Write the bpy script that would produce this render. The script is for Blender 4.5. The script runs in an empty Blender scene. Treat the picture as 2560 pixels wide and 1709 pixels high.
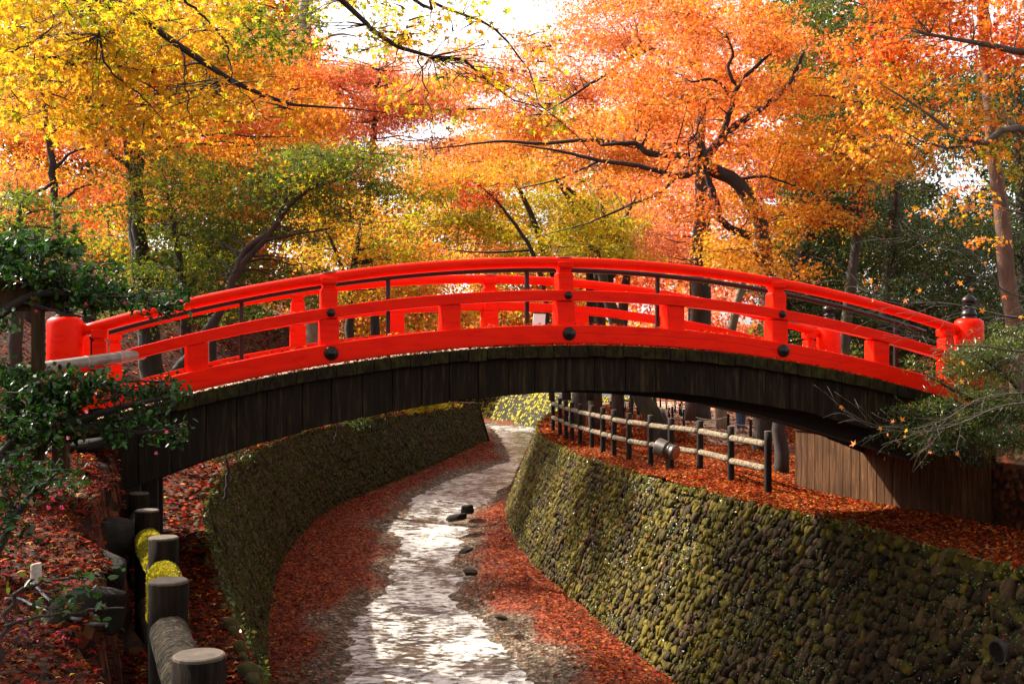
import bpy, bmesh, math, random
import numpy as np
from mathutils import Vector, Matrix

random.seed(7)
RNG = np.random.default_rng(11)
S = bpy.context.scene
COL = S.collection
R = math.radians

# ------------------------------------------------------------------ camera, sky, sun, exposure
F = 1138.0          # focal length in pixels of a 1024 wide picture (40 mm lens)
HZ = 349.0          # picture row of the horizon
cam = bpy.data.cameras.new('camera')
cam.lens = 40.0; cam.sensor_width = 36.0
cam.shift_y = 7.5 / 1024
cam.clip_start = 0.05; cam.clip_end = 2000
cam_o = bpy.data.objects.new('camera', cam); COL.objects.link(cam_o)
cam_o.location = (0, 0, 0); cam_o.rotation_euler = (R(90), 0, 0)
S.camera = cam_o

SUN = Vector((-0.80, 0.42, 0.76)).normalized()      # direction towards the sun
SUN_EL = math.asin(SUN.z)
w = bpy.data.worlds.new('World'); S.world = w; w.use_nodes = True
nt = w.node_tree
sky = nt.nodes.new('ShaderNodeTexSky'); sky.sky_type = 'NISHITA'; sky.sun_disc = False
sky.sun_elevation = SUN_EL
sky.sun_rotation = math.atan2(SUN.x, SUN.y)
sky.air_density = 1.0; sky.dust_density = 3.0; sky.ozone_density = 0.5
hs = nt.nodes.new('ShaderNodeHueSaturation'); hs.inputs['Saturation'].default_value = 0.12
bg = nt.nodes['Background']
nt.links.new(sky.outputs[0], hs.inputs['Color'])
nt.links.new(hs.outputs[0], bg.inputs['Color'])
bg.inputs['Strength'].default_value = 0.15
sun = bpy.data.lights.new('sun', 'SUN'); sun.energy = 5.0; sun.angle = R(0.5); sun.color = (1.0, 0.90, 0.74)
sun_o = bpy.data.objects.new('sun', sun); COL.objects.link(sun_o)
sun_o.rotation_euler = SUN.to_track_quat('Z', 'Y').to_euler()
sun_o.location = (-20, 10, 20)
S.view_settings.view_transform = 'Standard'
S.view_settings.look = 'None'
S.view_settings.exposure = 1.5
S.view_settings.gamma = 1.0
S.render.engine = 'CYCLES'
S.cycles.max_bounces = 8; S.cycles.diffuse_bounces = 4; S.cycles.transmission_bounces = 5
S.cycles.glossy_bounces = 3; S.cycles.sample_clamp_indirect = 6.0
S.cycles.caustics_reflective = False; S.cycles.caustics_refractive = False


def at(px, py, d):
    """point at picture pixel (px,py) of the 1024 wide photo and distance d along the view"""
    return Vector(((px - 512.0) / F * d, d, (HZ - py) / F * d))


# ------------------------------------------------------------------ scene-graph helpers
def tag(o, label=None, cat=None, group=None, kind=None):
    if label: o['label'] = label
    if cat: o['category'] = cat
    if group: o['group'] = group
    if kind: o['kind'] = kind
    return o


def empty(name, loc, label, cat, group=None, rz=0.0):
    o = bpy.data.objects.new(name, None); COL.objects.link(o)
    o.location = loc; o.rotation_euler = (0, 0, rz); o.empty_display_size = 0.2
    return tag(o, label, cat, group)


def wmat(o):
    m = Matrix.Translation(o.location) @ o.rotation_euler.to_matrix().to_4x4()
    return wmat(o.parent) @ m if o.parent else m


def link(name, me, mat=None, parent=None, local=False):
    o = bpy.data.objects.new(name, me); COL.objects.link(o)
    if mat is not None:
        me.materials.append(mat)
    if parent is not None:
        o.parent = parent
        if not local:      # mesh was made in world coordinates: undo the parent's place
            me.transform(wmat(parent).inverted())
    return o


class MB:
    """collects shapes into one mesh"""
    def __init__(self): self.v = []; self.f = []

    def add(self, vs, fs):
        b = len(self.v)
        self.v.extend([tuple(x) for x in vs]); self.f.extend([tuple(i + b for i in q) for q in fs])

    def hexa(self, p):   # 8 points: bottom ring 0-3, top ring 4-7
        self.add(p, [(3, 2, 1, 0), (4, 5, 6, 7), (0, 1, 5, 4), (1, 2, 6, 5), (2, 3, 7, 6), (3, 0, 4, 7)])

    def box(self, x0, x1, y0, y1, z0, z1):
        self.hexa([(x0, y0, z0), (x1, y0, z0), (x1, y1, z0), (x0, y1, z0), (x0, y0, z1), (x1, y0, z1), (x1, y1, z1), (x0, y1, z1)])

    def tube(self, pts, rad, n=8, caps=True, jitter=0.0):
        pts = [Vector(p) for p in pts]; m = len(pts)
        if not hasattr(rad, '__len__'): rad = [rad] * m
        rings = []; up = None
        for i in range(m):
            t = (pts[min(i + 1, m - 1)] - pts[max(i - 1, 0)])
            t = t.normalized() if t.length > 1e-9 else Vector((0, 0, 1))
            if up is None:
                up = Vector((1, 0, 0)) if abs(t.x) < 0.8 else Vector((0, 1, 0))
            a = (up - t * up.dot(t)).normalized(); b = t.cross(a); up = a
            ring = []
            for k in range(n):
                th = 2 * math.pi * k / n
                r = rad[i] * (1 + (random.uniform(-jitter, jitter) if jitter else 0))
                ring.append(pts[i] + a * math.cos(th) * r + b * math.sin(th) * r)
            rings.append(ring)
        vs = [p for r_ in rings for p in r_]; fs = []
        for i in range(m - 1):
            for k in range(n):
                k2 = (k + 1) % n
                fs.append((i * n + k, i * n + k2, (i + 1) * n + k2, (i + 1) * n + k))
        if caps:
            fs.append(tuple(reversed(range(n)))); fs.append(tuple((m - 1) * n + k for k in range(n)))
        self.add(vs, fs)

    def lathe(self, origin, prof, n=24, axis=(0, 0, 1)):
        ax = Vector(axis).normalized()
        a = Vector((1, 0, 0)) if abs(ax.x) < 0.8 else Vector((0, 1, 0))
        a = (a - ax * a.dot(ax)).normalized(); b = ax.cross(a); o = Vector(origin)
        vs = []; fs = []; m = len(prof)
        for r, h in prof:
            for k in range(n):
                th = 2 * math.pi * k / n
                vs.append(o + ax * h + (a * math.cos(th) + b * math.sin(th)) * max(r, 1e-4))
        for i in range(m - 1):
            for k in range(n):
                k2 = (k + 1) % n
                fs.append((i * n + k, i * n + k2, (i + 1) * n + k2, (i + 1) * n + k))
        fs.append(tuple(reversed(range(n)))); fs.append(tuple((m - 1) * n + k for k in range(n)))
        self.add(vs, fs)

    def sweep(self, xs, section, zfun, n_sec_closed=True):
        """section: list of (w,z); swept along local x with z += zfun(x)"""
        n = len(section); vs = []; fs = []
        for x in xs:
            dz = zfun(x)
            for (w_, z_) in section: vs.append((x, w_, z_ + dz))
        for i in range(len(xs) - 1):
            for k in range(n):
                k2 = (k + 1) % n
                fs.append((i * n + k, (i + 1) * n + k, (i + 1) * n + k2, i * n + k2))
        fs.append(tuple(range(n))); fs.append(tuple(reversed([(len(xs) - 1) * n + k for k in range(n)])))
        self.add(vs, fs)

    def mesh(self, name, smooth=False):
        me = bpy.data.meshes.new(name); me.from_pydata(self.v, [], self.f)
        if smooth:
            me.polygons.foreach_set('use_smooth', np.ones(len(me.polygons), dtype=bool))
        me.update()
        return me

    def build(self, name, mat=None, parent=None, local=False, smooth=False, bevel=0.0, seg=2, angle=35):
        o = link(name, self.mesh(name, smooth), mat, parent, local)
        bm = bmesh.new(); bm.from_mesh(o.data); bmesh.ops.recalc_face_normals(bm, faces=bm.faces); bm.to_mesh(o.data); bm.free()
        if bevel:
            md = o.modifiers.new('bevel', 'BEVEL'); md.width = bevel; md.segments = seg; md.limit_method = 'ANGLE'; md.angle_limit = R(angle)
        return o


def np_mesh(name, verts, quads, colors=None, smooth=False, colname='Col'):
    """verts (N,3), quads (M,4), colors (M,3) per face"""
    me = bpy.data.meshes.new(name)
    nv, nf = len(verts), len(quads)
    me.vertices.add(nv); me.vertices.foreach_set('co', np.asarray(verts, np.float32).ravel())
    k = quads.shape[1]
    me.loops.add(nf * k); me.loops.foreach_set('vertex_index', np.asarray(quads, np.int32).ravel())
    me.polygons.add(nf)
    me.polygons.foreach_set('loop_start', np.arange(nf, dtype=np.int32) * k)
    if smooth: me.polygons.foreach_set('use_smooth', np.ones(nf, dtype=bool))
    if colors is not None:
        at_ = me.attributes.new(colname, 'FLOAT_COLOR', 'FACE')
        c4 = np.ones((nf, 4), np.float32); c4[:, :3] = colors
        at_.data.foreach_set('color', c4.ravel())
    me.update(calc_edges=True); me.validate()
    return me


def grid_mesh(name, P, smooth=True):
    """P (a,b,3) array of points"""
    a, b = P.shape[:2]
    idx = np.arange(a * b).reshape(a, b)
    q = np.stack([idx[:-1, :-1], idx[:-1, 1:], idx[1:, 1:], idx[1:, :-1]], -1).reshape(-1, 4)
    return np_mesh(name, P.reshape(-1, 3), q, smooth=smooth)


def crom(pts, n):
    """Catmull-Rom resample of points to n points, even in length"""
    p = np.array(pts, float)
    p = np.vstack([2 * p[0] - p[1], p, 2 * p[-1] - p[-2]])
    out = []
    for i in range(1, len(p) - 2):
        for t in np.linspace(0, 1, 24, endpoint=False):
            a, b, c, d = p[i - 1], p[i], p[i + 1], p[i + 2]
            out.append(0.5 * ((2 * b) + (-a + c) * t + (2 * a - 5 * b + 4 * c - d) * t * t + (-a + 3 * b - 3 * c + d) * t ** 3))
    out.append(p[-2]); out = np.array(out)
    L = np.r_[0, np.cumsum(np.linalg.norm(np.diff(out, axis=0), axis=1))]
    s = np.linspace(0, L[-1], n)
    return np.stack([np.interp(s, L, out[:, k]) for k in range(out.shape[1])], 1)


# cheap smooth noise for terrain
_ph = RNG.uniform(0, 6.28, (8, 2)); _fr = RNG.uniform(0.35, 2.4, (8, 2)) * np.sign(RNG.uniform(-1, 1, (8, 2)))
def bump(x, y, amp=1.0, sc=1.0):
    z = 0
    for i in range(8):
        z = z + np.sin(x * _fr[i, 0] * sc + _ph[i, 0] + y * _fr[i, 1] * sc) / (1 + i * 0.5)
    return z * amp / 3.0


# ------------------------------------------------------------------ materials
def mat(name):
    m = bpy.data.materials.new(name); m.use_nodes = True
    nt = m.node_tree; b = nt.nodes['Principled BSDF']
    return m, nt, b


def N(nt, t, **kw):
    n = nt.nodes.new(t)
    for k, v in kw.items():
        if k in n.inputs: n.inputs[k].default_value = v
        else: setattr(n, k, v)
    return n


def coords(nt, scale=(1, 1, 1)):
    tc = N(nt, 'ShaderNodeTexCoord'); mp = N(nt, 'ShaderNodeMapping')
    mp.inputs['Scale'].default_value = scale
    nt.links.new(tc.outputs['Object'], mp.inputs['Vector'])
    return mp.outputs[0]


def ramp(nt, fac, stops):
    r = N(nt, 'ShaderNodeValToRGB')
    while len(r.color_ramp.elements) < len(stops): r.color_ramp.elements.new(0.5)
    for e, (p, c) in zip(r.color_ramp.elements, stops):
        e.position = p; e.color = (c[0], c[1], c[2], 1)
    nt.links.new(fac, r.inputs[0])
    return r.outputs[0]


def addbump(nt, b, h, strength=0.3, dist=0.02):
    bp = N(nt, 'ShaderNodeBump', Strength=strength, Distance=dist)
    nt.links.new(h, bp.inputs['Height']); nt.links.new(bp.outputs[0], b.inputs['Normal'])


def noise_mat(name, stops, scale=(1, 1, 1), nscale=4.0, detail=6, rough=0.7, bumps=0.3, bdist=0.01, spec=0.5, metallic=0.0, distort=0.0):
    m, nt, b = mat(name)
    v = coords(nt, scale)
    n = N(nt, 'ShaderNodeTexNoise', Scale=nscale, Detail=detail, Roughness=0.65, Distortion=distort)
    nt.links.new(v, n.inputs['Vector'])
    nt.links.new(ramp(nt, n.outputs[0], stops), b.inputs['Base Color'])
    b.inputs['Roughness'].default_value = rough; b.inputs['Metallic'].default_value = metallic
    b.inputs['Specular IOR Level'].default_value = spec
    if bumps: addbump(nt, b, n.outputs[0], bumps, bdist)
    return m


def leaf_mat(name, trans=0.5, rough=0.45, gloss=0.08):
    m, nt, b = mat(name)
    nt.nodes.remove(b)
    at_ = N(nt, 'ShaderNodeAttribute'); at_.attribute_name = 'Col'
    d = N(nt, 'ShaderNodeBsdfDiffuse'); t = N(nt, 'ShaderNodeBsdfTranslucent'); g = N(nt, 'ShaderNodeBsdfGlossy', Roughness=rough)
    g.inputs['Color'].default_value = (1, 1, 1, 1)
    nt.links.new(at_.outputs['Color'], d.inputs['Color']); nt.links.new(at_.outputs['Color'], t.inputs['Color'])
    mx = N(nt, 'ShaderNodeMixShader'); mx.inputs[0].default_value = trans
    nt.links.new(d.outputs[0], mx.inputs[1]); nt.links.new(t.outputs[0], mx.inputs[2])
    m2 = N(nt, 'ShaderNodeMixShader'); m2.inputs[0].default_value = gloss
    nt.links.new(mx.outputs[0], m2.inputs[1]); nt.links.new(g.outputs[0], m2.inputs[2])
    nt.links.new(m2.outputs[0], nt.nodes['Material Output'].inputs[0])
    return m


def red_paint():
    m, nt, b = mat('vermilion_paint')
    v = coords(nt, (1.2, 6, 6))
    n = N(nt, 'ShaderNodeTexNoise', Scale=3.0, Detail=7, Roughness=0.7); nt.links.new(v, n.inputs['Vector'])
    nt.links.new(ramp(nt, n.outputs[0], [(0.25, (0.64, 0.006, 0.0005)), (0.5, (0.84, 0.011, 0.0005)), (0.8, (0.88, 0.020, 0.001))]), b.inputs['Base Color'])
    base_link = b.inputs['Base Color'].links[0].from_socket
    tc = N(nt, 'ShaderNodeTexCoord'); sx = N(nt, 'ShaderNodeSeparateXYZ'); nt.links.new(tc.outputs['Object'], sx.inputs[0])
    def mth(op, a, b2=None, c=None):
        q = N(nt, 'ShaderNodeMath', operation=op)
        for i_, s_ in enumerate((a, b2, c)):
            if s_ is None: continue
            if isinstance(s_, (int, float)): q.inputs[i_].default_value = s_
            else: nt.links.new(s_, q.inputs[i_])
        return q.outputs[0]
    tt = mth('MULTIPLY_ADD', mth('MULTIPLY', sx.outputs[0], sx.outputs[0]), 1 / 31.8, sx.outputs[2])     # height above the arched deck line
    nx = N(nt, 'ShaderNodeTexNoise', Scale=0.9, Detail=3); nt.links.new(coords(nt, (1, .02, .02)), nx.inputs['Vector'])
    ng = N(nt, 'ShaderNodeTexNoise', Scale=0.55, Detail=2); nt.links.new(coords(nt, (1, 3, 3)), ng.inputs['Vector'])
    def crack(h, wob, wid):
        dv = mth('ABSOLUTE', mth('SUBTRACT', tt, mth('MULTIPLY_ADD', nx.outputs[0], wob, h)))
        return mth('MULTIPLY', mth('LESS_THAN', dv, wid), mth('GREATER_THAN', ng.outputs[0], 0.5))
    ck = mth('MAXIMUM', crack(.13, .09, .0018), crack(.55, -.07, .0012))
    grime = N(nt, 'ShaderNodeMapRange'); grime.inputs['From Min'].default_value = .055; grime.inputs['From Max'].default_value = .10; grime.inputs['To Min'].default_value = .55; grime.inputs['To Max'].default_value = 0
    nt.links.new(tt, grime.inputs[0])
    gr = mth('MULTIPLY', grime.outputs[0], n.outputs[0])
    dm = N(nt, 'ShaderNodeMix', data_type='RGBA'); nt.links.new(mth('MAXIMUM', mth('MULTIPLY', ck, .8), gr), dm.inputs[0])
    nt.links.new(base_link, dm.inputs[6]); dm.inputs[7].default_value = (.07, .012, .006, 1); nt.links.new(dm.outputs[2], b.inputs['Base Color'])
    v2 = coords(nt, (0.8, 14, 14))
    n2 = N(nt, 'ShaderNodeTexNoise', Scale=6.0, Detail=8, Roughness=0.8); nt.links.new(v2, n2.inputs['Vector'])
    rr = N(nt, 'ShaderNodeMapRange'); rr.inputs['To Min'].default_value = 0.28; rr.inputs['To Max'].default_value = 0.55
    nt.links.new(n2.outputs[0], rr.inputs[0]); nt.links.new(rr.outputs[0], b.inputs['Roughness'])
    addbump(nt, b, n2.outputs[0], 0.25, 0.004)
    b.inputs['Specular IOR Level'].default_value = 0.08
    return m


def moss_wood():
    m, nt, b = mat('mossy_edge_wood')
    v = coords(nt, (1, 1, 1))
    n = N(nt, 'ShaderNodeTexNoise', Scale=5.0, Detail=8, Roughness=0.75); nt.links.new(v, n.inputs['Vector'])
    n2 = N(nt, 'ShaderNodeTexNoise', Scale=34.0, Detail=5, Roughness=0.7); nt.links.new(coords(nt, (1, 1, 0.35)), n2.inputs['Vector'])
    c1 = ramp(nt, n2.outputs[0], [(0.35, (0.006, 0.004, 0.002)), (0.7, (0.028, 0.019, 0.011))])
    c2 = ramp(nt, n2.outputs[0], [(0.3, (0.012, 0.012, 0.002)), (0.7, (0.060, 0.055, 0.006))])
    mx = N(nt, 'ShaderNodeMix', data_type='RGBA')
    f = ramp(nt, n.outputs[0], [(0.46, (0, 0, 0)), (0.62, (0.85, 0.85, 0.85))])
    nt.links.new(f, mx.inputs[0]); nt.links.new(c1, mx.inputs[6]); nt.links.new(c2, mx.inputs[7])
    nt.links.new(mx.outputs[2], b.inputs['Base Color']); b.inputs['Roughness'].default_value = 0.9; b.inputs['Specular IOR Level'].default_value = .1
    addbump(nt, b, n2.outputs[0], 0.6, 0.01)
    return m


def plank_mat(name, dark, mid, light, vert=True):
    m, nt, b = mat(name)
    at_ = N(nt, 'ShaderNodeAttribute'); at_.attribute_name = 'Col'
    sc = (9, 9, 0.7) if vert else (0.7, 9, 9)
    n = N(nt, 'ShaderNodeTexNoise', Scale=3.0, Detail=8, Roughness=0.7, Distortion=0.4); nt.links.new(coords(nt, sc), n.inputs['Vector'])
    n3 = N(nt, 'ShaderNodeTexNoise', Scale=1.6, Detail=4); nt.links.new(coords(nt, (1, 1, 0.5)), n3.inputs['Vector'])
    c = ramp(nt, n.outputs[0], [(0.3, dark), (0.52, mid), (0.75, light)])
    mx = N(nt, 'ShaderNodeMix', data_type='RGBA', blend_type='MULTIPLY'); mx.inputs[0].default_value = 1.0
    f = ramp(nt, n3.outputs[0], [(0.3, (0.55, 0.5, 0.45)), (0.7, (1.25, 1.2, 1.1))])
    nt.links.new(c, mx.inputs[6]); nt.links.new(f, mx.inputs[7])
    nt.links.new(mx.outputs[2], b.inputs['Base Color']); b.inputs['Roughness'].default_value = 0.8; b.inputs['Specular IOR Level'].default_value = 0.15
    addbump(nt, b, n.outputs[0], 0.5, 0.006)
    return m


def litter_mat(name='leaf_litter', cols=None, sc=13.0):
    m, nt, b = mat(name)
    v = coords(nt)
    vo = N(nt, 'ShaderNodeTexVoronoi', Scale=sc, Randomness=1.0); nt.links.new(v, vo.inputs['Vector'])
    n = N(nt, 'ShaderNodeTexNoise', Scale=0.9, Detail=5); nt.links.new(v, n.inputs['Vector'])
    sep = N(nt, 'ShaderNodeSeparateColor'); nt.links.new(vo.outputs['Color'], sep.inputs[0])
    cols = cols or [(0.0, (0.012, 0.005, 0.003)), (0.35, (0.07, 0.012, 0.004)), (0.6, (0.16, 0.026, 0.007)), (0.85, (0.25, 0.06, 0.012)), (1.0, (0.22, 0.10, 0.03))]
    c = ramp(nt, sep.outputs[0], cols)
    mx = N(nt, 'ShaderNodeMix', data_type='RGBA', blend_type='MIX')
    f = ramp(nt, n.outputs[0], [(0.5, (0, 0, 0)), (0.72, (0.75, 0.75, 0.75))])
    nt.links.new(f, mx.inputs[0]); nt.links.new(c, mx.inputs[6]); mx.inputs[7].default_value = (0.022, 0.013, 0.006, 1)
    nt.links.new(mx.outputs[2], b.inputs['Base Color']); b.inputs['Roughness'].default_value = 0.85; b.inputs['Specular IOR Level'].default_value = .12
    addbump(nt, b, vo.outputs['Distance'], 0.6, 0.03)
    return m


def stone_mat(name='mossy_cobble', moss=0.5, mossc=((0.010, 0.009, 0.002), (0.080, 0.066, 0.006))):
    m, nt, b = mat(name)
    at_ = N(nt, 'ShaderNodeAttribute'); at_.attribute_name = 'Col'
    n = N(nt, 'ShaderNodeTexNoise', Scale=14.0, Detail=7, Roughness=0.7); nt.links.new(coords(nt), n.inputs['Vector'])
    big = N(nt, 'ShaderNodeTexNoise', Scale=1.1, Detail=6, Roughness=0.7); nt.links.new(coords(nt), big.inputs['Vector'])
    g = N(nt, 'ShaderNodeMix', data_type='RGBA', blend_type='MULTIPLY'); g.inputs[0].default_value = 1.0
    nt.links.new(at_.outputs['Color'], g.inputs[6])
    nt.links.new(ramp(nt, n.outputs[0], [(0.3, (0.45, 0.42, 0.38)), (0.7, (1.35, 1.3, 1.2))]), g.inputs[7])
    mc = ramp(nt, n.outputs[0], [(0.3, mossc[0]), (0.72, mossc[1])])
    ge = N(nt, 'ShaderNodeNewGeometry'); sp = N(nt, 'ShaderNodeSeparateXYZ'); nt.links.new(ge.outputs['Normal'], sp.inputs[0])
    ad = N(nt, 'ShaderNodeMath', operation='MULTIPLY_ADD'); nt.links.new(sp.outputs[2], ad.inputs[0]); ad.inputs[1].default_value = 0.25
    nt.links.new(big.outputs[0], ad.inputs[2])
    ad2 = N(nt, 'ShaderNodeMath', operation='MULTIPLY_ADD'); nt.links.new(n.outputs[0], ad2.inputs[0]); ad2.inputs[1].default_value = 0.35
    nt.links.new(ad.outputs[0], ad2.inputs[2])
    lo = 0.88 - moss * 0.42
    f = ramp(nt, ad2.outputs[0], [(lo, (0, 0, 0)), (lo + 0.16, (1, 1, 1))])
    mx = N(nt, 'ShaderNodeMix', data_type='RGBA'); nt.links.new(f, mx.inputs[0]); nt.links.new(g.outputs[2], mx.inputs[6]); nt.links.new(mc, mx.inputs[7])
    nt.links.new(mx.outputs[2], b.inputs['Base Color']); b.inputs['Roughness'].default_value = 0.85; b.inputs['Specular IOR Level'].default_value = 0.2
    addbump(nt, b, n.outputs[0], 0.5, 0.015)
    return m


def bark_mat(name, dark, light, moss=None):
    m, nt, b = mat(name)
    n = N(nt, 'ShaderNodeTexNoise', Scale=7.0, Detail=8, Roughness=0.75, Distortion=0.6); nt.links.new(coords(nt, (1, 1, 0.28)), n.inputs['Vector'])
    c = ramp(nt, n.outputs[0], [(0.35, dark), (0.68, light)])
    if moss:
        n2 = N(nt, 'ShaderNodeTexNoise', Scale=1.8, Detail=5); nt.links.new(coords(nt), n2.inputs['Vector'])
        mx = N(nt, 'ShaderNodeMix', data_type='RGBA'); nt.links.new(ramp(nt, n2.outputs[0], [(0.5, (0, 0, 0)), (0.65, (0.8, 0.8, 0.8))]), mx.inputs[0])
        nt.links.new(c, mx.inputs[6]); mx.inputs[7].default_value = (*moss, 1); c = mx.outputs[2]
    nt.links.new(c, b.inputs['Base Color']); b.inputs['Roughness'].default_value = 0.85
    addbump(nt, b, n.outputs[0], 0.8, 0.03)
    return m


def water_mat():
    m, nt, b = mat('stream_water')
    v = coords(nt, (1.0, 0.55, 1))
    n1 = N(nt, 'ShaderNodeTexNoise', Scale=5.5, Detail=4, Roughness=0.6, Distortion=1.2); nt.links.new(v, n1.inputs['Vector'])
    n2 = N(nt, 'ShaderNodeTexNoise', Scale=1.3, Detail=3); nt.links.new(v, n2.inputs['Vector'])
    ad = N(nt, 'ShaderNodeMath', operation='MULTIPLY_ADD'); nt.links.new(n2.outputs[0], ad.inputs[0]); ad.inputs[1].default_value = 1.2
    nt.links.new(n1.outputs[0], ad.inputs[2])
    addbump(nt, b, ad.outputs[0], 0.8, 0.07)
    nb = N(nt, 'ShaderNodeTexNoise', Scale=1.7, Detail=5); nt.links.new(coords(nt), nb.inputs['Vector'])
    nt.links.new(ramp(nt, nb.outputs[0], [(0.35, (0.016, 0.010, 0.005)), (0.7, (0.06, 0.038, 0.018))]), b.inputs['Base Color'])
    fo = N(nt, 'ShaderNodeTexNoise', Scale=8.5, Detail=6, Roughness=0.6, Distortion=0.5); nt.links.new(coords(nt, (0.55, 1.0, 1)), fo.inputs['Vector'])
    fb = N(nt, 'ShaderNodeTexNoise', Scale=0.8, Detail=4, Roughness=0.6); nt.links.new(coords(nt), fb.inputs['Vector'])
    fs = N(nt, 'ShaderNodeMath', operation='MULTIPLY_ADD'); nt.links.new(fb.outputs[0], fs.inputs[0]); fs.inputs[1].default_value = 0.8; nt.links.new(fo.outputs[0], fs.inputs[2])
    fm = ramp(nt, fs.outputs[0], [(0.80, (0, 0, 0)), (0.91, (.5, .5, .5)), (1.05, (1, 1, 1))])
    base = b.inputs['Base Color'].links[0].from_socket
    mx = N(nt, 'ShaderNodeMix', data_type='RGBA'); nt.links.new(fm, mx.inputs[0]); nt.links.new(base, mx.inputs[6]); mx.inputs[7].default_value = (.68, .67, .65, 1)  # pale streaks: broken water plus bright sky reflection painted into the base colour
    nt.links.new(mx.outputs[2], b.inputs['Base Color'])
    b.inputs['Roughness'].default_value = 0.08; b.inputs['IOR'].default_value = 1.4
    b.inputs['Specular IOR Level'].default_value = 0.8
    return m


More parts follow.
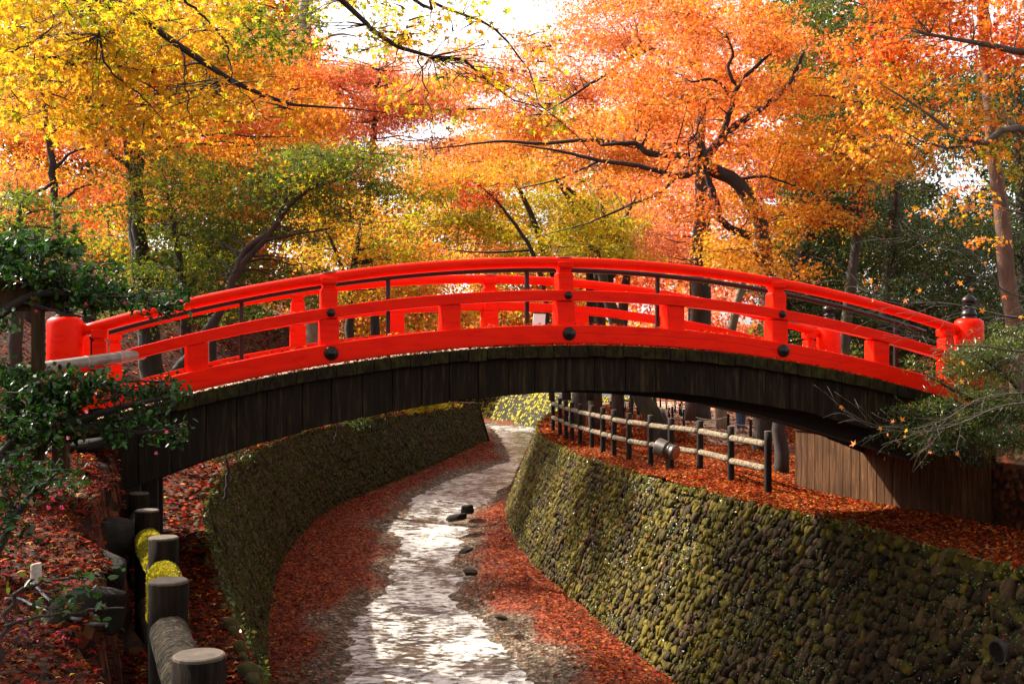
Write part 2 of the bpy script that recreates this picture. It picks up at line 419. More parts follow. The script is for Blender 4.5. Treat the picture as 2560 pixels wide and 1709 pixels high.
M = {
    'red': red_paint(),
    'black': noise_mat('black_iron', [(0.3, (0.006, 0.005, 0.005)), (0.7, (0.013, 0.011, 0.011))], nscale=12, spec=.25, rough=0.35, bumps=0.15, bdist=0.003),
    'edge': moss_wood(),
    'skirt': plank_mat('dark_skirt_boards', (0.003, 0.002, 0.001), (0.012, 0.007, 0.003), (0.060, 0.038, 0.015)),
    'girder': noise_mat('dark_girder_wood', [(0.3, (0.006, 0.004, 0.003)), (0.7, (0.02, 0.013, 0.008))], scale=(0.6, 4, 4), rough=0.85),
    'deck': noise_mat('deck_planks', [(0.3, (0.16, 0.10, 0.06)), (0.7, (0.30, 0.21, 0.14))], scale=(6, 0.6, 1), rough=0.8),
    'bamboo': noise_mat('grey_bamboo', [(0.3, (0.13, 0.11, 0.09)), (0.7, (0.30, 0.27, 0.23))], scale=(0.5, 3, 3), rough=0.45, bumps=0.1),
    'planks': plank_mat('brown_plank_wall', (0.014, 0.006, 0.002), (0.062, 0.027, 0.010), (0.15, 0.078, 0.033)),
    'litter': litter_mat(),
    'litter_dark': litter_mat('shaded_leaf_litter', [(0.0, (0.008, 0.004, 0.002)), (0.4, (0.03, 0.007, 0.003)), (0.7, (0.07, 0.014, 0.005)), (0.9, (0.11, 0.03, 0.009)), (1.0, (0.10, 0.05, 0.018))]),  # darker copy of the leaf litter, with the bank's shade in its colours
    'stone': stone_mat(moss=0.20),
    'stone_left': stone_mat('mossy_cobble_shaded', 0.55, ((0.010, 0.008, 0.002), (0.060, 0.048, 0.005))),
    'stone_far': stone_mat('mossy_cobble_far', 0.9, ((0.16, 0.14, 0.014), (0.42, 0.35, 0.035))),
    'mossback': noise_mat('mossy_earth', [(0.35, (0.006, 0.005, 0.002)), (0.7, (0.025, 0.023, 0.004))], nscale=9, rough=0.95, bumps=0.6, bdist=0.03),
    'moss': noise_mat('bright_moss', [(0.3, (0.16, 0.15, 0.008)), (0.7, (0.48, 0.42, 0.02))], nscale=30, rough=0.95, bumps=0.9, bdist=0.02),
    'fencepost': noise_mat('charred_log', [(0.3, (0.004, 0.003, 0.002)), (0.7, (0.022, 0.015, 0.011))], scale=(1, 1, 0.12), nscale=18, spec=.2, rough=0.85, bumps=0.9, bdist=0.01),
    'leftpost': noise_mat('dark_bark_log', [(0.35, (0.003, 0.002, 0.001)), (0.7, (0.020, 0.012, 0.007))], scale=(1, 1, 0.10), nscale=20, rough=0.95, spec=.1, bumps=0.9, bdist=0.012),
    'logend': noise_mat('cut_log_end', [(0.3, (0.035, 0.023, 0.014)), (0.7, (0.105, 0.073, 0.046))], nscale=12, rough=0.9),
    'lograil': noise_mat('grey_bark_rail', [(0.40, (0.022, 0.014, 0.008)), (0.5, (0.15, 0.11, 0.065)), (0.75, (0.33, 0.255, 0.16))], scale=(1, 1, 1), nscale=24, detail=3, rough=0.9, bumps=1.0, bdist=0.015, distort=0.8),
    'lograil_dark': noise_mat('mossy_bark_rail', [(0.40, (0.008, 0.006, 0.003)), (0.52, (0.045, 0.034, 0.020)), (0.75, (0.14, 0.11, 0.07))], nscale=26, detail=4, rough=0.95, bumps=1.0, bdist=0.015, spec=.15, distort=0.9),
    'bark': bark_mat('dark_maple_bark', (0.009, 0.005, 0.003), (0.036, 0.022, 0.015)),
    'barkbrown': bark_mat('brown_maple_bark', (0.018, 0.009, 0.006), (0.07, 0.036, 0.023)),
    'barkmoss': bark_mat('mossy_bark', (0.012, 0.008, 0.005), (0.055, 0.04, 0.026), (0.05, 0.055, 0.008)),
    'barkpale': bark_mat('pale_bark', (0.11, 0.075, 0.05), (0.28, 0.20, 0.14)),
    'barkcedar': bark_mat('cedar_bark', (0.05, 0.024, 0.015), (0.16, 0.08, 0.05)),
    'twig': bark_mat('grey_twig_bark', (0.04, 0.03, 0.023), (0.12, 0.095, 0.075)),
    'leaf': leaf_mat('maple_leaf', 0.58, 0.5, 0.02),
    'camellia': leaf_mat('camellia_leaf', 0.35, 0.3, 0.03),
    'evergreen': leaf_mat('evergreen_leaf', 0.35, 0.3, 0.03),
    'deadleaf': leaf_mat('fallen_leaf', 0.15, 0.45, 0.004),
    'petal': leaf_mat('flower_petal', 0.35, 0.5, 0.02),
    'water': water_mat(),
    'rock': noise_mat('dark_rock', [(0.3, (0.004, 0.003, 0.002)), (0.55, (0.016, 0.012, 0.008)), (0.75, (0.045, 0.034, 0.022))], nscale=6, detail=9, rough=0.85, bumps=1.0, bdist=0.06, spec=.2),
    'lamp': noise_mat('dark_lamp_metal', [(0.3, (0.03, 0.022, 0.018)), (0.7, (0.055, 0.042, 0.034))], nscale=20, rough=0.4, bumps=0.05),
    'lens': noise_mat('amber_lens', [(0.3, (0.20, 0.07, 0.03)), (0.7, (0.32, 0.12, 0.05))], nscale=6, rough=0.3, bumps=0.0),
    'pipe': noise_mat('dark_clay_pipe', [(0.3, (0.015, 0.013, 0.012)), (0.7, (0.05, 0.043, 0.038))], nscale=8, rough=0.6),
    'cable': noise_mat('grey_conduit', [(0.3, (0.05, 0.05, 0.055)), (0.7, (0.12, 0.12, 0.13))], nscale=8, rough=0.5, bumps=0.0),
    'signwood': plank_mat('sign_wood', (0.014, 0.008, 0.003), (0.04, 0.023, 0.009), (0.085, 0.05, 0.022)),
    'pale': noise_mat('pale_wood', [(0.3, (0.30, 0.24, 0.20)), (0.7, (0.52, 0.44, 0.38))], nscale=20, rough=0.8),
    'gravel': noise_mat('gravel_bed', [(0.3, (0.05, 0.038, 0.028)), (0.5, (0.16, 0.125, 0.095)), (0.75, (0.34, 0.28, 0.23))], nscale=20, detail=8, rough=0.75, bumps=0.9, bdist=0.03),
    'path': noise_mat('sandy_path', [(0.3, (0.30, 0.20, 0.13)), (0.7, (0.46, 0.33, 0.23))], nscale=3, rough=0.95, bumps=0.3),
}

# ------------------------------------------------------------------ leaves
def _quadlobes(lobes, inner):
    """lobes: (angle, length); returns template verts (K,3) and quads"""
    vs = [(0, 0, 0)]; n = len(lobes)
    ang = [a for a, l in lobes]
    vs_t = [(l * math.cos(R(a)), l * math.sin(R(a)), -0.22 * l) for a, l in lobes]
    nt_ = []
    for i in range(n + 1):
        if i == 0: a = ang[0] - 32; r = inner * 0.7
        elif i == n: a = ang[-1] + 32; r = inner * 0.7
        else: a = (ang[i - 1] + ang[i]) / 2; r = inner
        nt_.append((r * math.cos(R(a)), r * math.sin(R(a)), 0.03))
    vs += vs_t + nt_
    q = [(0, 1 + n + i, 1 + i, 1 + n + i + 1) for i in range(n)]
    return np.array(vs, float), np.array(q, int)


STAR = _quadlobes([(-45, .62), (22, .95), (90, 1.05), (158, .95), (225, .62)], .34)
STAR3 = _quadlobes([(0, .9), (90, 1.05), (180, .9)], .36)
OVAL = (np.array([(0, 0, 0), (.26, .28, .07), (.22, .72, .05), (0, 1.05, -.06), (-.22, .72, .05), (-.26, .28, .07)], float) - np.array([0, .5, 0]), np.array([(0, 1, 2, 3), (0, 3, 4, 5)]))
KITE = (np.array([(0, -.8, 0), (.6, 0, .12), (0, .9, -.12), (-.6, 0, .12)], float), np.array([(0, 1, 2, 3)]))
NEEDLE = (np.array([(0, 0, 0), (.10, .5, 0), (0, 1.1, -.05), (-.10, .5, 0)], float), np.array([(0, 1, 2, 3)]))


def frames(nrm, rng):
    n = nrm / np.maximum(np.linalg.norm(nrm, axis=1, keepdims=True), 1e-9)
    r = rng.normal(size=n.shape); a = r - n * (r * n).sum(1, keepdims=True)
    a /= np.maximum(np.linalg.norm(a, axis=1, keepdims=True), 1e-9)
    return a, np.cross(n, a), n


def leaf_mesh(name, pos, nrm, size, col, tmpl, rng):
    T, Q = tmpl; n = len(pos); K = len(T)
    a, b, c = frames(nrm, rng)
    sz = np.asarray(size).reshape(-1, 1, 1)
    V = pos[:, None, :] + sz * (T[None, :, 0:1] * a[:, None, :] + T[None, :, 1:2] * b[:, None, :] + T[None, :, 2:3] * c[:, None, :])
    q = (np.arange(n)[:, None, None] * K + Q[None]).reshape(-1, Q.shape[1])
    cols = np.repeat(col, len(Q), axis=0)
    return np_mesh(name, V.reshape(-1, 3), q, cols)


C = dict(
    gold=(.58, .31, .010), yellow=(.62, .40, .014), ygreen=(.40, .41, .016), olive=(.13, .155, .014), green=(.055, .10, .010), orange=(.78, .25, .024),
    dorange=(.74, .145, .014), amber=(.74, .33, .018), salmon=(.80, .25, .085), pink=(.80, .20, .11), red=(.58, .028, .014), crimson=(.36, .02, .02),
    brown=(.20, .07, .025), ever=(.030, .055, .010), ever2=(.060, .085, .014), glossy=(.013, .042, .006), glossy2=(.030, .095, .010))


def pal(rng, n, spec):
    names = list(spec); wts = np.array([spec[k] for k in names], float); wts /= wts.sum()
    return rng.choice(len(names), n, p=wts), np.array([C[k] for k in names])


def pad_leaves(rng, pads, size, spread=0.45, per=26, updot=0.55, flat=0.16):
    """pads: (centre, rx, ry, rz, n, palette). Leaves stand in sprays, sprays fill the pad. Returns arrays and spray centres."""
    P, Nn, Sz, Cc, sprays = [], [], [], [], []
    for (c, rx, ry, rz, n, palette) in pads:
        c = np.array(c); m = max(2, int(n / per))
        d = rng.normal(size=(m, 3)); d /= np.linalg.norm(d, axis=1, keepdims=True)
        rr = rng.uniform(0.15, 1, (m, 1)) ** 0.5
        sc = c + d * rr * np.array([rx, ry, rz])
        sprays.append(sc)
        idx, tab = pal(rng, m, palette)
        for k in range(m):
            nn = max(3, int(per * rng.uniform(0.5, 1.5)))
            rs = spread * rng.uniform(0.6, 1.3)
            th = rng.uniform(0, 6.283, nn); r0 = rs * np.sqrt(rng.uniform(0, 1, nn))
            el = rng.uniform(0.55, 1.0); ang = rng.uniform(0, 3.14)
            lx = r0 * np.cos(th); ly = r0 * np.sin(th) * el
            x = lx * math.cos(ang) - ly * math.sin(ang); y = lx * math.sin(ang) + ly * math.cos(ang)
            tx, ty = rng.normal(0, 0.28, 2)
            z = rng.normal(0, flat * rs, nn) + x * tx + y * ty - 0.35 * r0 ** 2 / rs
            P.append(sc[k] + np.stack([x, y, z], 1))
            u = rng.normal(size=(nn, 3)); u /= np.linalg.norm(u, axis=1, keepdims=True)
            Nn.append(np.array([0, 0, updot]) + u * 0.85)
            Sz.append(size * rng.uniform(0.65, 1.3, nn))
            base = tab[idx[k]]
            cc = np.repeat(base[None], nn, 0)
            o, _ = pal(rng, nn, palette); sw = rng.uniform(size=nn) < 0.25
            cc[sw] = tab[o[sw]]
            cc = cc * rng.uniform(0.7, 1.25, (nn, 1)) * rng.uniform(0.85, 1.12) * rng.normal(1, 0.07, (nn, 3))
            dead = rng.uniform(size=nn) < 0.02
            cc[dead] = np.array(C['brown'])
            Cc.append(np.clip(cc, 0.003, 0.9))
    return np.concatenate(P), np.concatenate(Nn), np.concatenate(Sz), np.concatenate(Cc), sprays


def bez(a, b, rise, n=7, wig=0.06):
    a, b = Vector(a), Vector(b); L = (b - a).length
    m = (a + b) / 2 + Vector((0, 0, rise * L))
    out = []
    for i in range(n):
        t = i / (n - 1)
        p = a * (1 - t) ** 2 + m * 2 * t * (1 - t) + b * t * t
        if 0 < i < n - 1: p = p + Vector((random.gauss(0, wig * L * .35), random.gauss(0, wig * L * .35), random.gauss(0, wig * L * .25)))
        out.append(p)
    return out


def tree(name, label, cat, stems, pads, leafsize=0.06, tmpl=STAR3, leafmat='leaf', bark='bark', group=None, spread=0.5, per=26, updot=0.55,
         limbs=True, twigs=3, sides=8, limb_r=0.05, seed=None, flat=0.16, base=None, crown_name='crown', trunk_name='trunk'):
    """stems: lists of (px,py,d,radius) or world (Vector,radius); pads: (px,py,d,rx_px,rz_px,ry_m,n,palette)"""
    rng = np.random.default_rng(seed if seed is not None else random.randint(0, 10 ** 6))
    mb = MB(); pts_all = []
    first = None
    for st in stems:
        P = []; rad = []
        for q in st:
            if len(q) == 4: p = at(q[0], q[1], q[2]); r = q[3]
            else: p = Vector(q[0]); r = q[1]
            P.append(p); rad.append(r)
        if first is None: first = P[0]
        arr = np.array([list(p) + [r] for p, r in zip(P, rad)])
        n = max(6, int(4 * len(P)))
        sm = crom(arr, n) if len(P) > 2 else np.array([arr[0] * (1 - t) + arr[1] * t for t in np.linspace(0, 1, 6)])
        jit = 0.012
        sp = [Vector(s[:3]) + Vector((random.gauss(0, jit), random.gauss(0, jit), 0)) for s in sm]
        mb.tube(sp, [max(0.004, s[3]) for s in sm], sides, jitter=0.05)
        pts_all += [(p, s[3]) for p, s in zip(sp, sm)]
    W = []
    for (px, py, d, rx, rz, ry, n, palette) in pads:
        c = at(px, py, d); W.append((c, rx * d / F, ry, rz * d / F, n, palette))
    root = empty(name, base if base is not None else first, label, cat, group)
    if W:
        P, Nn, Sz, Cc, sprays = pad_leaves(rng, W, leafsize, spread, per, updot, flat)
        for (c, rx, ry, rz, n, palette), sc in zip(W, sprays):
            if limbs:
                cand = [(p, r) for p, r in pts_all if r > 0.012]
                best = min(cand, key=lambda q: (q[0] - c).length + max(0, q[0].z - c.z) * 1.5)
                a, ra = best
                pth = bez(a, c, 0.06)
                r0 = min(ra * 0.4, limb_r * .55)
                mb.tube(pth, [r0 * (1 - 0.75 * i / 6) for i in range(7)], 6)
                src = pth[3:]
            else:
                src = [p for p, r in pts_all]
            if twigs:
                for k in rng.choice(len(sc), min(twigs, len(sc)), replace=False):
                    e = Vector(sc[k]); a = min(src, key=lambda q: (q - e).length)
                    pth = bez(a, e, 0.08, 5)
                    mb.tube(pth, [0.008, 0.007, 0.005, 0.004, 0.003], 4)
        me = leaf_mesh(crown_name, P, Nn, Sz, Cc, tmpl, rng)
        link(crown_name, me, M[leafmat], root)
    if mb.v:
        mb.build(trunk_name, M[bark], root, smooth=True)
    return root

# ------------------------------------------------------------------ stream, banks, ground
ZB0, ZB1 = -5.7, 0.041           # the water level rises upstream
def zw(y): return ZB0 + ZB1 * y
BANK = -2.2
LT = [(0.9, 0), (-.2, 3), (-.8, 5), (-1.3, 6.2), (-1.76, 7.66), (-2.24, 9.04), (-2.78, 10.6), (-3.55, 13), (-4.16, 15), (-4.69, 17.4), (-5.25, 20.5), (-5.5, 23), (-5.68, 27), (-5.55, 31), (-4.9, 34.3), (-3.9, 37.4), (-2.65, 41.7), (-1.45, 46)]
LB = [(1.9, .4), (.8, 3.4), (.2, 5.4), (-.3, 6.6), (-.75, 8.0), (-1.25, 9.4), (-1.8, 11), (-2.5, 13.4), (-3.15, 15.4), (-3.72, 17.7), (-4.3, 20.6), (-4.72, 23.3), (-4.95, 26.5), (-4.85, 30), (-4.0, 33.4), (-3.2, 36.2), (-2.0, 41), (-.92, 46)]
RT = [(9, -2), (7, 2), (6.2, 6), (5.5, 9.5), (5.08, 11.3), (4.7, 12.6), (4.3, 14.2), (3.95, 15.1), (3.5, 16.3), (2.95, 17.8), (2.4, 19.4), (1.88, 21.8), (1.4, 24), (1.05, 26.5), (.78, 29), (.74, 31.5), (.95, 35), (1.5, 39.5), (3.0, 44), (6, 48)]
RB = [(7.9, -2.4), (5.9, 1.7), (5.1, 5.6), (4.4, 9.0), (3.95, 10.9), (3.55, 12.2), (3.1, 13.9), (2.8, 15.0), (2.4, 16.3), (1.85, 18.1), (1.35, 20.1), (.87, 22), (.38, 24), (0.02, 26.3), (-.2, 28.8), (-.22, 31.5), (-.08, 35), (.35, 39.6), (1.9, 44.4), (5, 49)]


def sstep(a, b, x):
    t = np.clip((x - a) / (b - a), 0, 1); return t * t * (3 - 2 * t)


_lt = crom(LT, 200); _rt = crom(RT, 200)
def left_edge(y): return np.interp(y, _lt[:, 1], _lt[:, 0])
def right_edge(y): return np.interp(y, _rt[:, 1], _rt[:, 0])


def z_left(x, y):
    u = left_edge(y) - x
    zt = -1.5 + 0.55 * sstep(5, 9.5, y)
    near = BANK + (zt - BANK) * sstep(.84, 1.03, u + .09 * np.sin(y * 3.1) + .05 * np.sin(y * 7.3 + 1)) + 0.06 * np.maximum(u - 1.4, 0)
    far = BANK + 0.5 * np.clip(u - 1.0, 0, 14) + 0.2 * np.maximum(u - 15, 0) + 0.12 * sstep(0.3, 1.0, u)
    k = sstep(11.6, 14.5, y)
    return near * (1 - k) + far * k + bump(x, y, 0.05, 1.3) * sstep(0, 1.5, u)


def z_right(x, y):
    u = x - right_edge(y)
    hill = sstep(6.5, 12.5, x - 0.16 * np.maximum(y - 18, 0)) * sstep(14, 19, y)
    return BANK + 2.3 * hill + 0.12 * np.maximum(x - 14, 0) * sstep(16, 22, y) + 0.05 * np.abs(bump(x, y, 1, 1.2)) * sstep(0, .6, u) + 0.14 * np.exp(-((x - 3.2) ** 2 + (y - 19.2) ** 2) / .8)


# river bed with shallow gravel shoulders
def onbed(px, py):
    d = -ZB0 / ((py - HZ) / F + ZB1); return ((px - 512) / F * d, d)


zb5 = lambda x, y: onbed((850 + .452 * x) * .4, (1000 + .4524 * y) * .4)
WL = [(-2.6, 6), (-2.3, 12)] + [zb5(*p) for p in [(40, 1568), (62, 1400), (60, 1260), (190, 1110), (285, 1010), (290, 900), (335, 820), (345, 755), (270, 725), (235, 690), (370, 640), (385, 590), (400, 540), (520, 480), (620, 430), (780, 385), (945, 335), (925, 280), (890, 210), (820, 130)]] + [(-2.5, 53)]
WR = [(2.2, 6), (1.4, 12)] + [zb5(*p) for p in [(1065, 1568), (965, 1420), (850, 1330), (820, 1230), (640, 1130), (590, 1070), (655, 1030), (670, 970), (600, 890), (680, 820), (660, 760), (730, 700), (600, 690), (640, 650), (700, 610), (840, 560), (880, 490), (960, 460), (1000, 400), (1020, 330), (1035, 290), (1065, 180)]] + [(4, 52)]
POLY = np.array(WL + WR[::-1])


def sdist(x, y):
    """signed distance to the water outline, positive on dry ground"""
    p = np.stack([x, y], -1).reshape(-1, 2); best = np.full(len(p), 1e9); ins = np.zeros(len(p), bool)
    n = len(POLY)
    for i in range(n):
        a, b = POLY[i], POLY[(i + 1) % n]; ab = b - a
        t = np.clip(((p - a) @ ab) / (ab @ ab), 0, 1)
        best = np.minimum(best, np.linalg.norm(p - (a + t[:, None] * ab), axis=1))
        c = ((a[1] > p[:, 1]) != (b[1] > p[:, 1])) & (p[:, 0] < (b[0] - a[0]) * (p[:, 1] - a[1]) / (b[1] - a[1] + 1e-12) + a[0])
        ins ^= c
    return np.where(ins, -best, best).reshape(np.shape(x))


def z_bed(x, y, sd=None):
    sd = sdist(x, y) if sd is None else sd
    return zw(y) + np.clip(sd * 0.16, -0.12, 0.17) + 0.022 * bump(x * 3, y * 3, 1, 1.6) + 0.014 * bump(x * 8, y * 8, 1, 1.9)


gx, gy = np.meshgrid(np.arange(-8, 8.01, 0.1), np.arange(6, 56.1, 0.16))
SD = sdist(gx, gy); bed = grid_mesh('riverbed', np.stack([gx, gy, z_bed(gx, gy, SD)], -1))
_a = bed.attributes.new('dry', 'FLOAT', 'POINT'); _a.data.foreach_set('value', np.clip((SD + .35 * bump(gx * 2, gy * 1.5, 1, 1.0)) / 1.1 - .25 * sstep(24, 17, gy), 0, 1).astype(np.float32).ravel())
m_bed, nt_, b_ = mat('leafy_gravel')
v_ = coords(nt_)
vo_ = N(nt_, 'ShaderNodeTexVoronoi', Scale=16.0); nt_.links.new(v_, vo_.inputs['Vector'])
sp_ = N(nt_, 'ShaderNodeSeparateColor'); nt_.links.new(vo_.outputs['Color'], sp_.inputs[0])
gcol = ramp(nt_, sp_.outputs[0], [(0, (.020, .012, .007)), (.4, (.06, .040, .024)), (.8, (.13, .092, .06)), (1, (.26, .20, .15))])
lcol = ramp(nt_, sp_.outputs[1], [(0, (.02, .005, .002)), (.4, (.10, .016, .005)), (.8, (.20, .032, .009)), (1, (.26, .08, .02))])
nn_ = N(nt_, 'ShaderNodeTexNoise', Scale=0.55, Detail=6, Roughness=0.7); nt_.links.new(v_, nn_.inputs['Vector'])
dr_ = N(nt_, 'ShaderNodeAttribute'); dr_.attribute_name = 'dry'
ms_ = N(nt_, 'ShaderNodeMath', operation='MULTIPLY_ADD'); nt_.links.new(nn_.outputs[0], ms_.inputs[0]); ms_.inputs[1].default_value = .5; nt_.links.new(dr_.outputs['Fac'], ms_.inputs[2])
mx_ = N(nt_, 'ShaderNodeMix', data_type='RGBA'); nt_.links.new(ramp(nt_, ms_.outputs[0], [(.5, (1, 1, 1)), (.85, (0, 0, 0))]), mx_.inputs[0])
nt_.links.new(lcol, mx_.inputs[6]); nt_.links.new(gcol, mx_.inputs[7]); nt_.links.new(mx_.outputs[2], b_.inputs['Base Color'])
b_.inputs['Roughness'].default_value = .7; b_.inputs['Specular IOR Level'].default_value = .15; addbump(nt_, b_, vo_.outputs['Distance'], .8, .03)
tag(link('riverbed', bed, m_bed), kind='structure')
wx, wy = np.meshgrid(np.linspace(-8, 8, 12), np.linspace(6, 56, 40))
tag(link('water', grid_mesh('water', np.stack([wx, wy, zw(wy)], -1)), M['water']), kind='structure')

# banks
ys = np.concatenate([np.arange(-2, 12, .35), np.arange(12, 46, .4)])
us = np.array([0, .1, .3, .5, .7, .78, .82, .86, .9, .94, .98, 1.05, 1.2, 1.35, 1.5, 1.8, 2.2, 2.8, 3.5, 4.3, 5.3, 6.5, 8, 10, 12, 15, 20, 28, 45])
Lx = left_edge(ys)[:, None] - us[None]; Ly = np.repeat(ys[:, None], len(us), 1)
ext = [(47.0, -1.9), (48.5, -3.2), (50, -8), (60, -8.5)]
for (ye, xe) in ext:
    Lx = np.vstack([Lx, (xe - us)[None]]); Ly = np.vstack([Ly, np.full((1, len(us)), ye)])
uu = np.vstack([np.repeat(us[None], len(ys), 0)] + [us[None]] * len(ext))
Lz = z_left(left_edge(np.clip(Ly, -2, 46)) - uu, np.clip(Ly, -2, 46))
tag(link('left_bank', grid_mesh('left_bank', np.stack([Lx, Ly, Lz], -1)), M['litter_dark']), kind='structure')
ys = np.arange(-2, 48, .4); us = np.array([0, .1, .3, .5, .8, 1.1, 1.5, 2, 2.6, 3.2, 3.9, 4.6, 5.4, 6.3, 7.3, 8.5, 10, 12, 15, 20, 30, 50])
Rx = right_edge(ys)[:, None] + us[None]; Ry = np.repeat(ys[:, None], len(us), 1)
tag(link('right_bank', grid_mesh('right_bank', np.stack([Rx, Ry, z_right(Rx, Ry)], -1)), M['litter']), kind='structure')
# far ground behind the bend
fx, fy = np.meshgrid(np.concatenate([np.linspace(-300, -40, 8), np.linspace(-35, 45, 60), np.linspace(50, 300, 8)]), np.concatenate([[55.2, 56, 58, 62, 66, 72, 80], np.linspace(100, 500, 8)]))
fz = -2.1 + .45 * np.clip(-fx - 8, 0, 20) + .1 * np.maximum(fy - 70, 0) * .3
tag(link('ground', grid_mesh('ground', np.stack([fx, fy, fz], -1)), M['litter']), kind='structure')
# right bank continued to far ground
px_, py_ = np.meshgrid(np.linspace(6, 50, 20), np.linspace(45.2, 57, 10))
tag(link('far_bank', grid_mesh('far_bank', np.stack([px_, py_, np.full_like(px_, -2.16) + .05 * bump(px_, py_)], -1)), M['litter']), kind='structure')
# trodden sandy path on the right bank
pp = [(5.4, 26, 1.0), (5.8, 30, 1.3), (6.2, 36, 1.6), (6.0, 42, 2.0), (5.5, 47, 2.4)]
pc = crom(pp, 40); cols_ = np.linspace(-1, 1, 9)
PX = pc[:, 0:1] + cols_[None] * pc[:, 2:3]; PY = np.repeat(pc[:, 1:2], 9, 1)
tag(link('path', grid_mesh('path', np.stack([PX, PY, np.maximum(z_right(PX, PY), BANK) + .03 - .02 * np.abs(cols_)[None]], -1)), M['path']), kind='structure')


# ------------------------------------------------------------------ cobble walls
def ico():
    bm = bmesh.new(); bmesh.ops.create_icosphere(bm, subdivisions=2, radius=1.0)
    v = np.array([x.co[:] for x in bm.verts]); f = np.array([[q.index for q in p.verts] for p in bm.faces]); bm.free()
    return v, f
ICO_V, ICO_F = ico()
_b1 = bmesh.new(); bmesh.ops.create_icosphere(_b1, subdivisions=1, radius=1.0)
ICO1_V = np.array([x.co[:] for x in _b1.verts]); ICO1_F = np.array([[q.index for q in p.verts] for p in _b1.faces]); _b1.free()


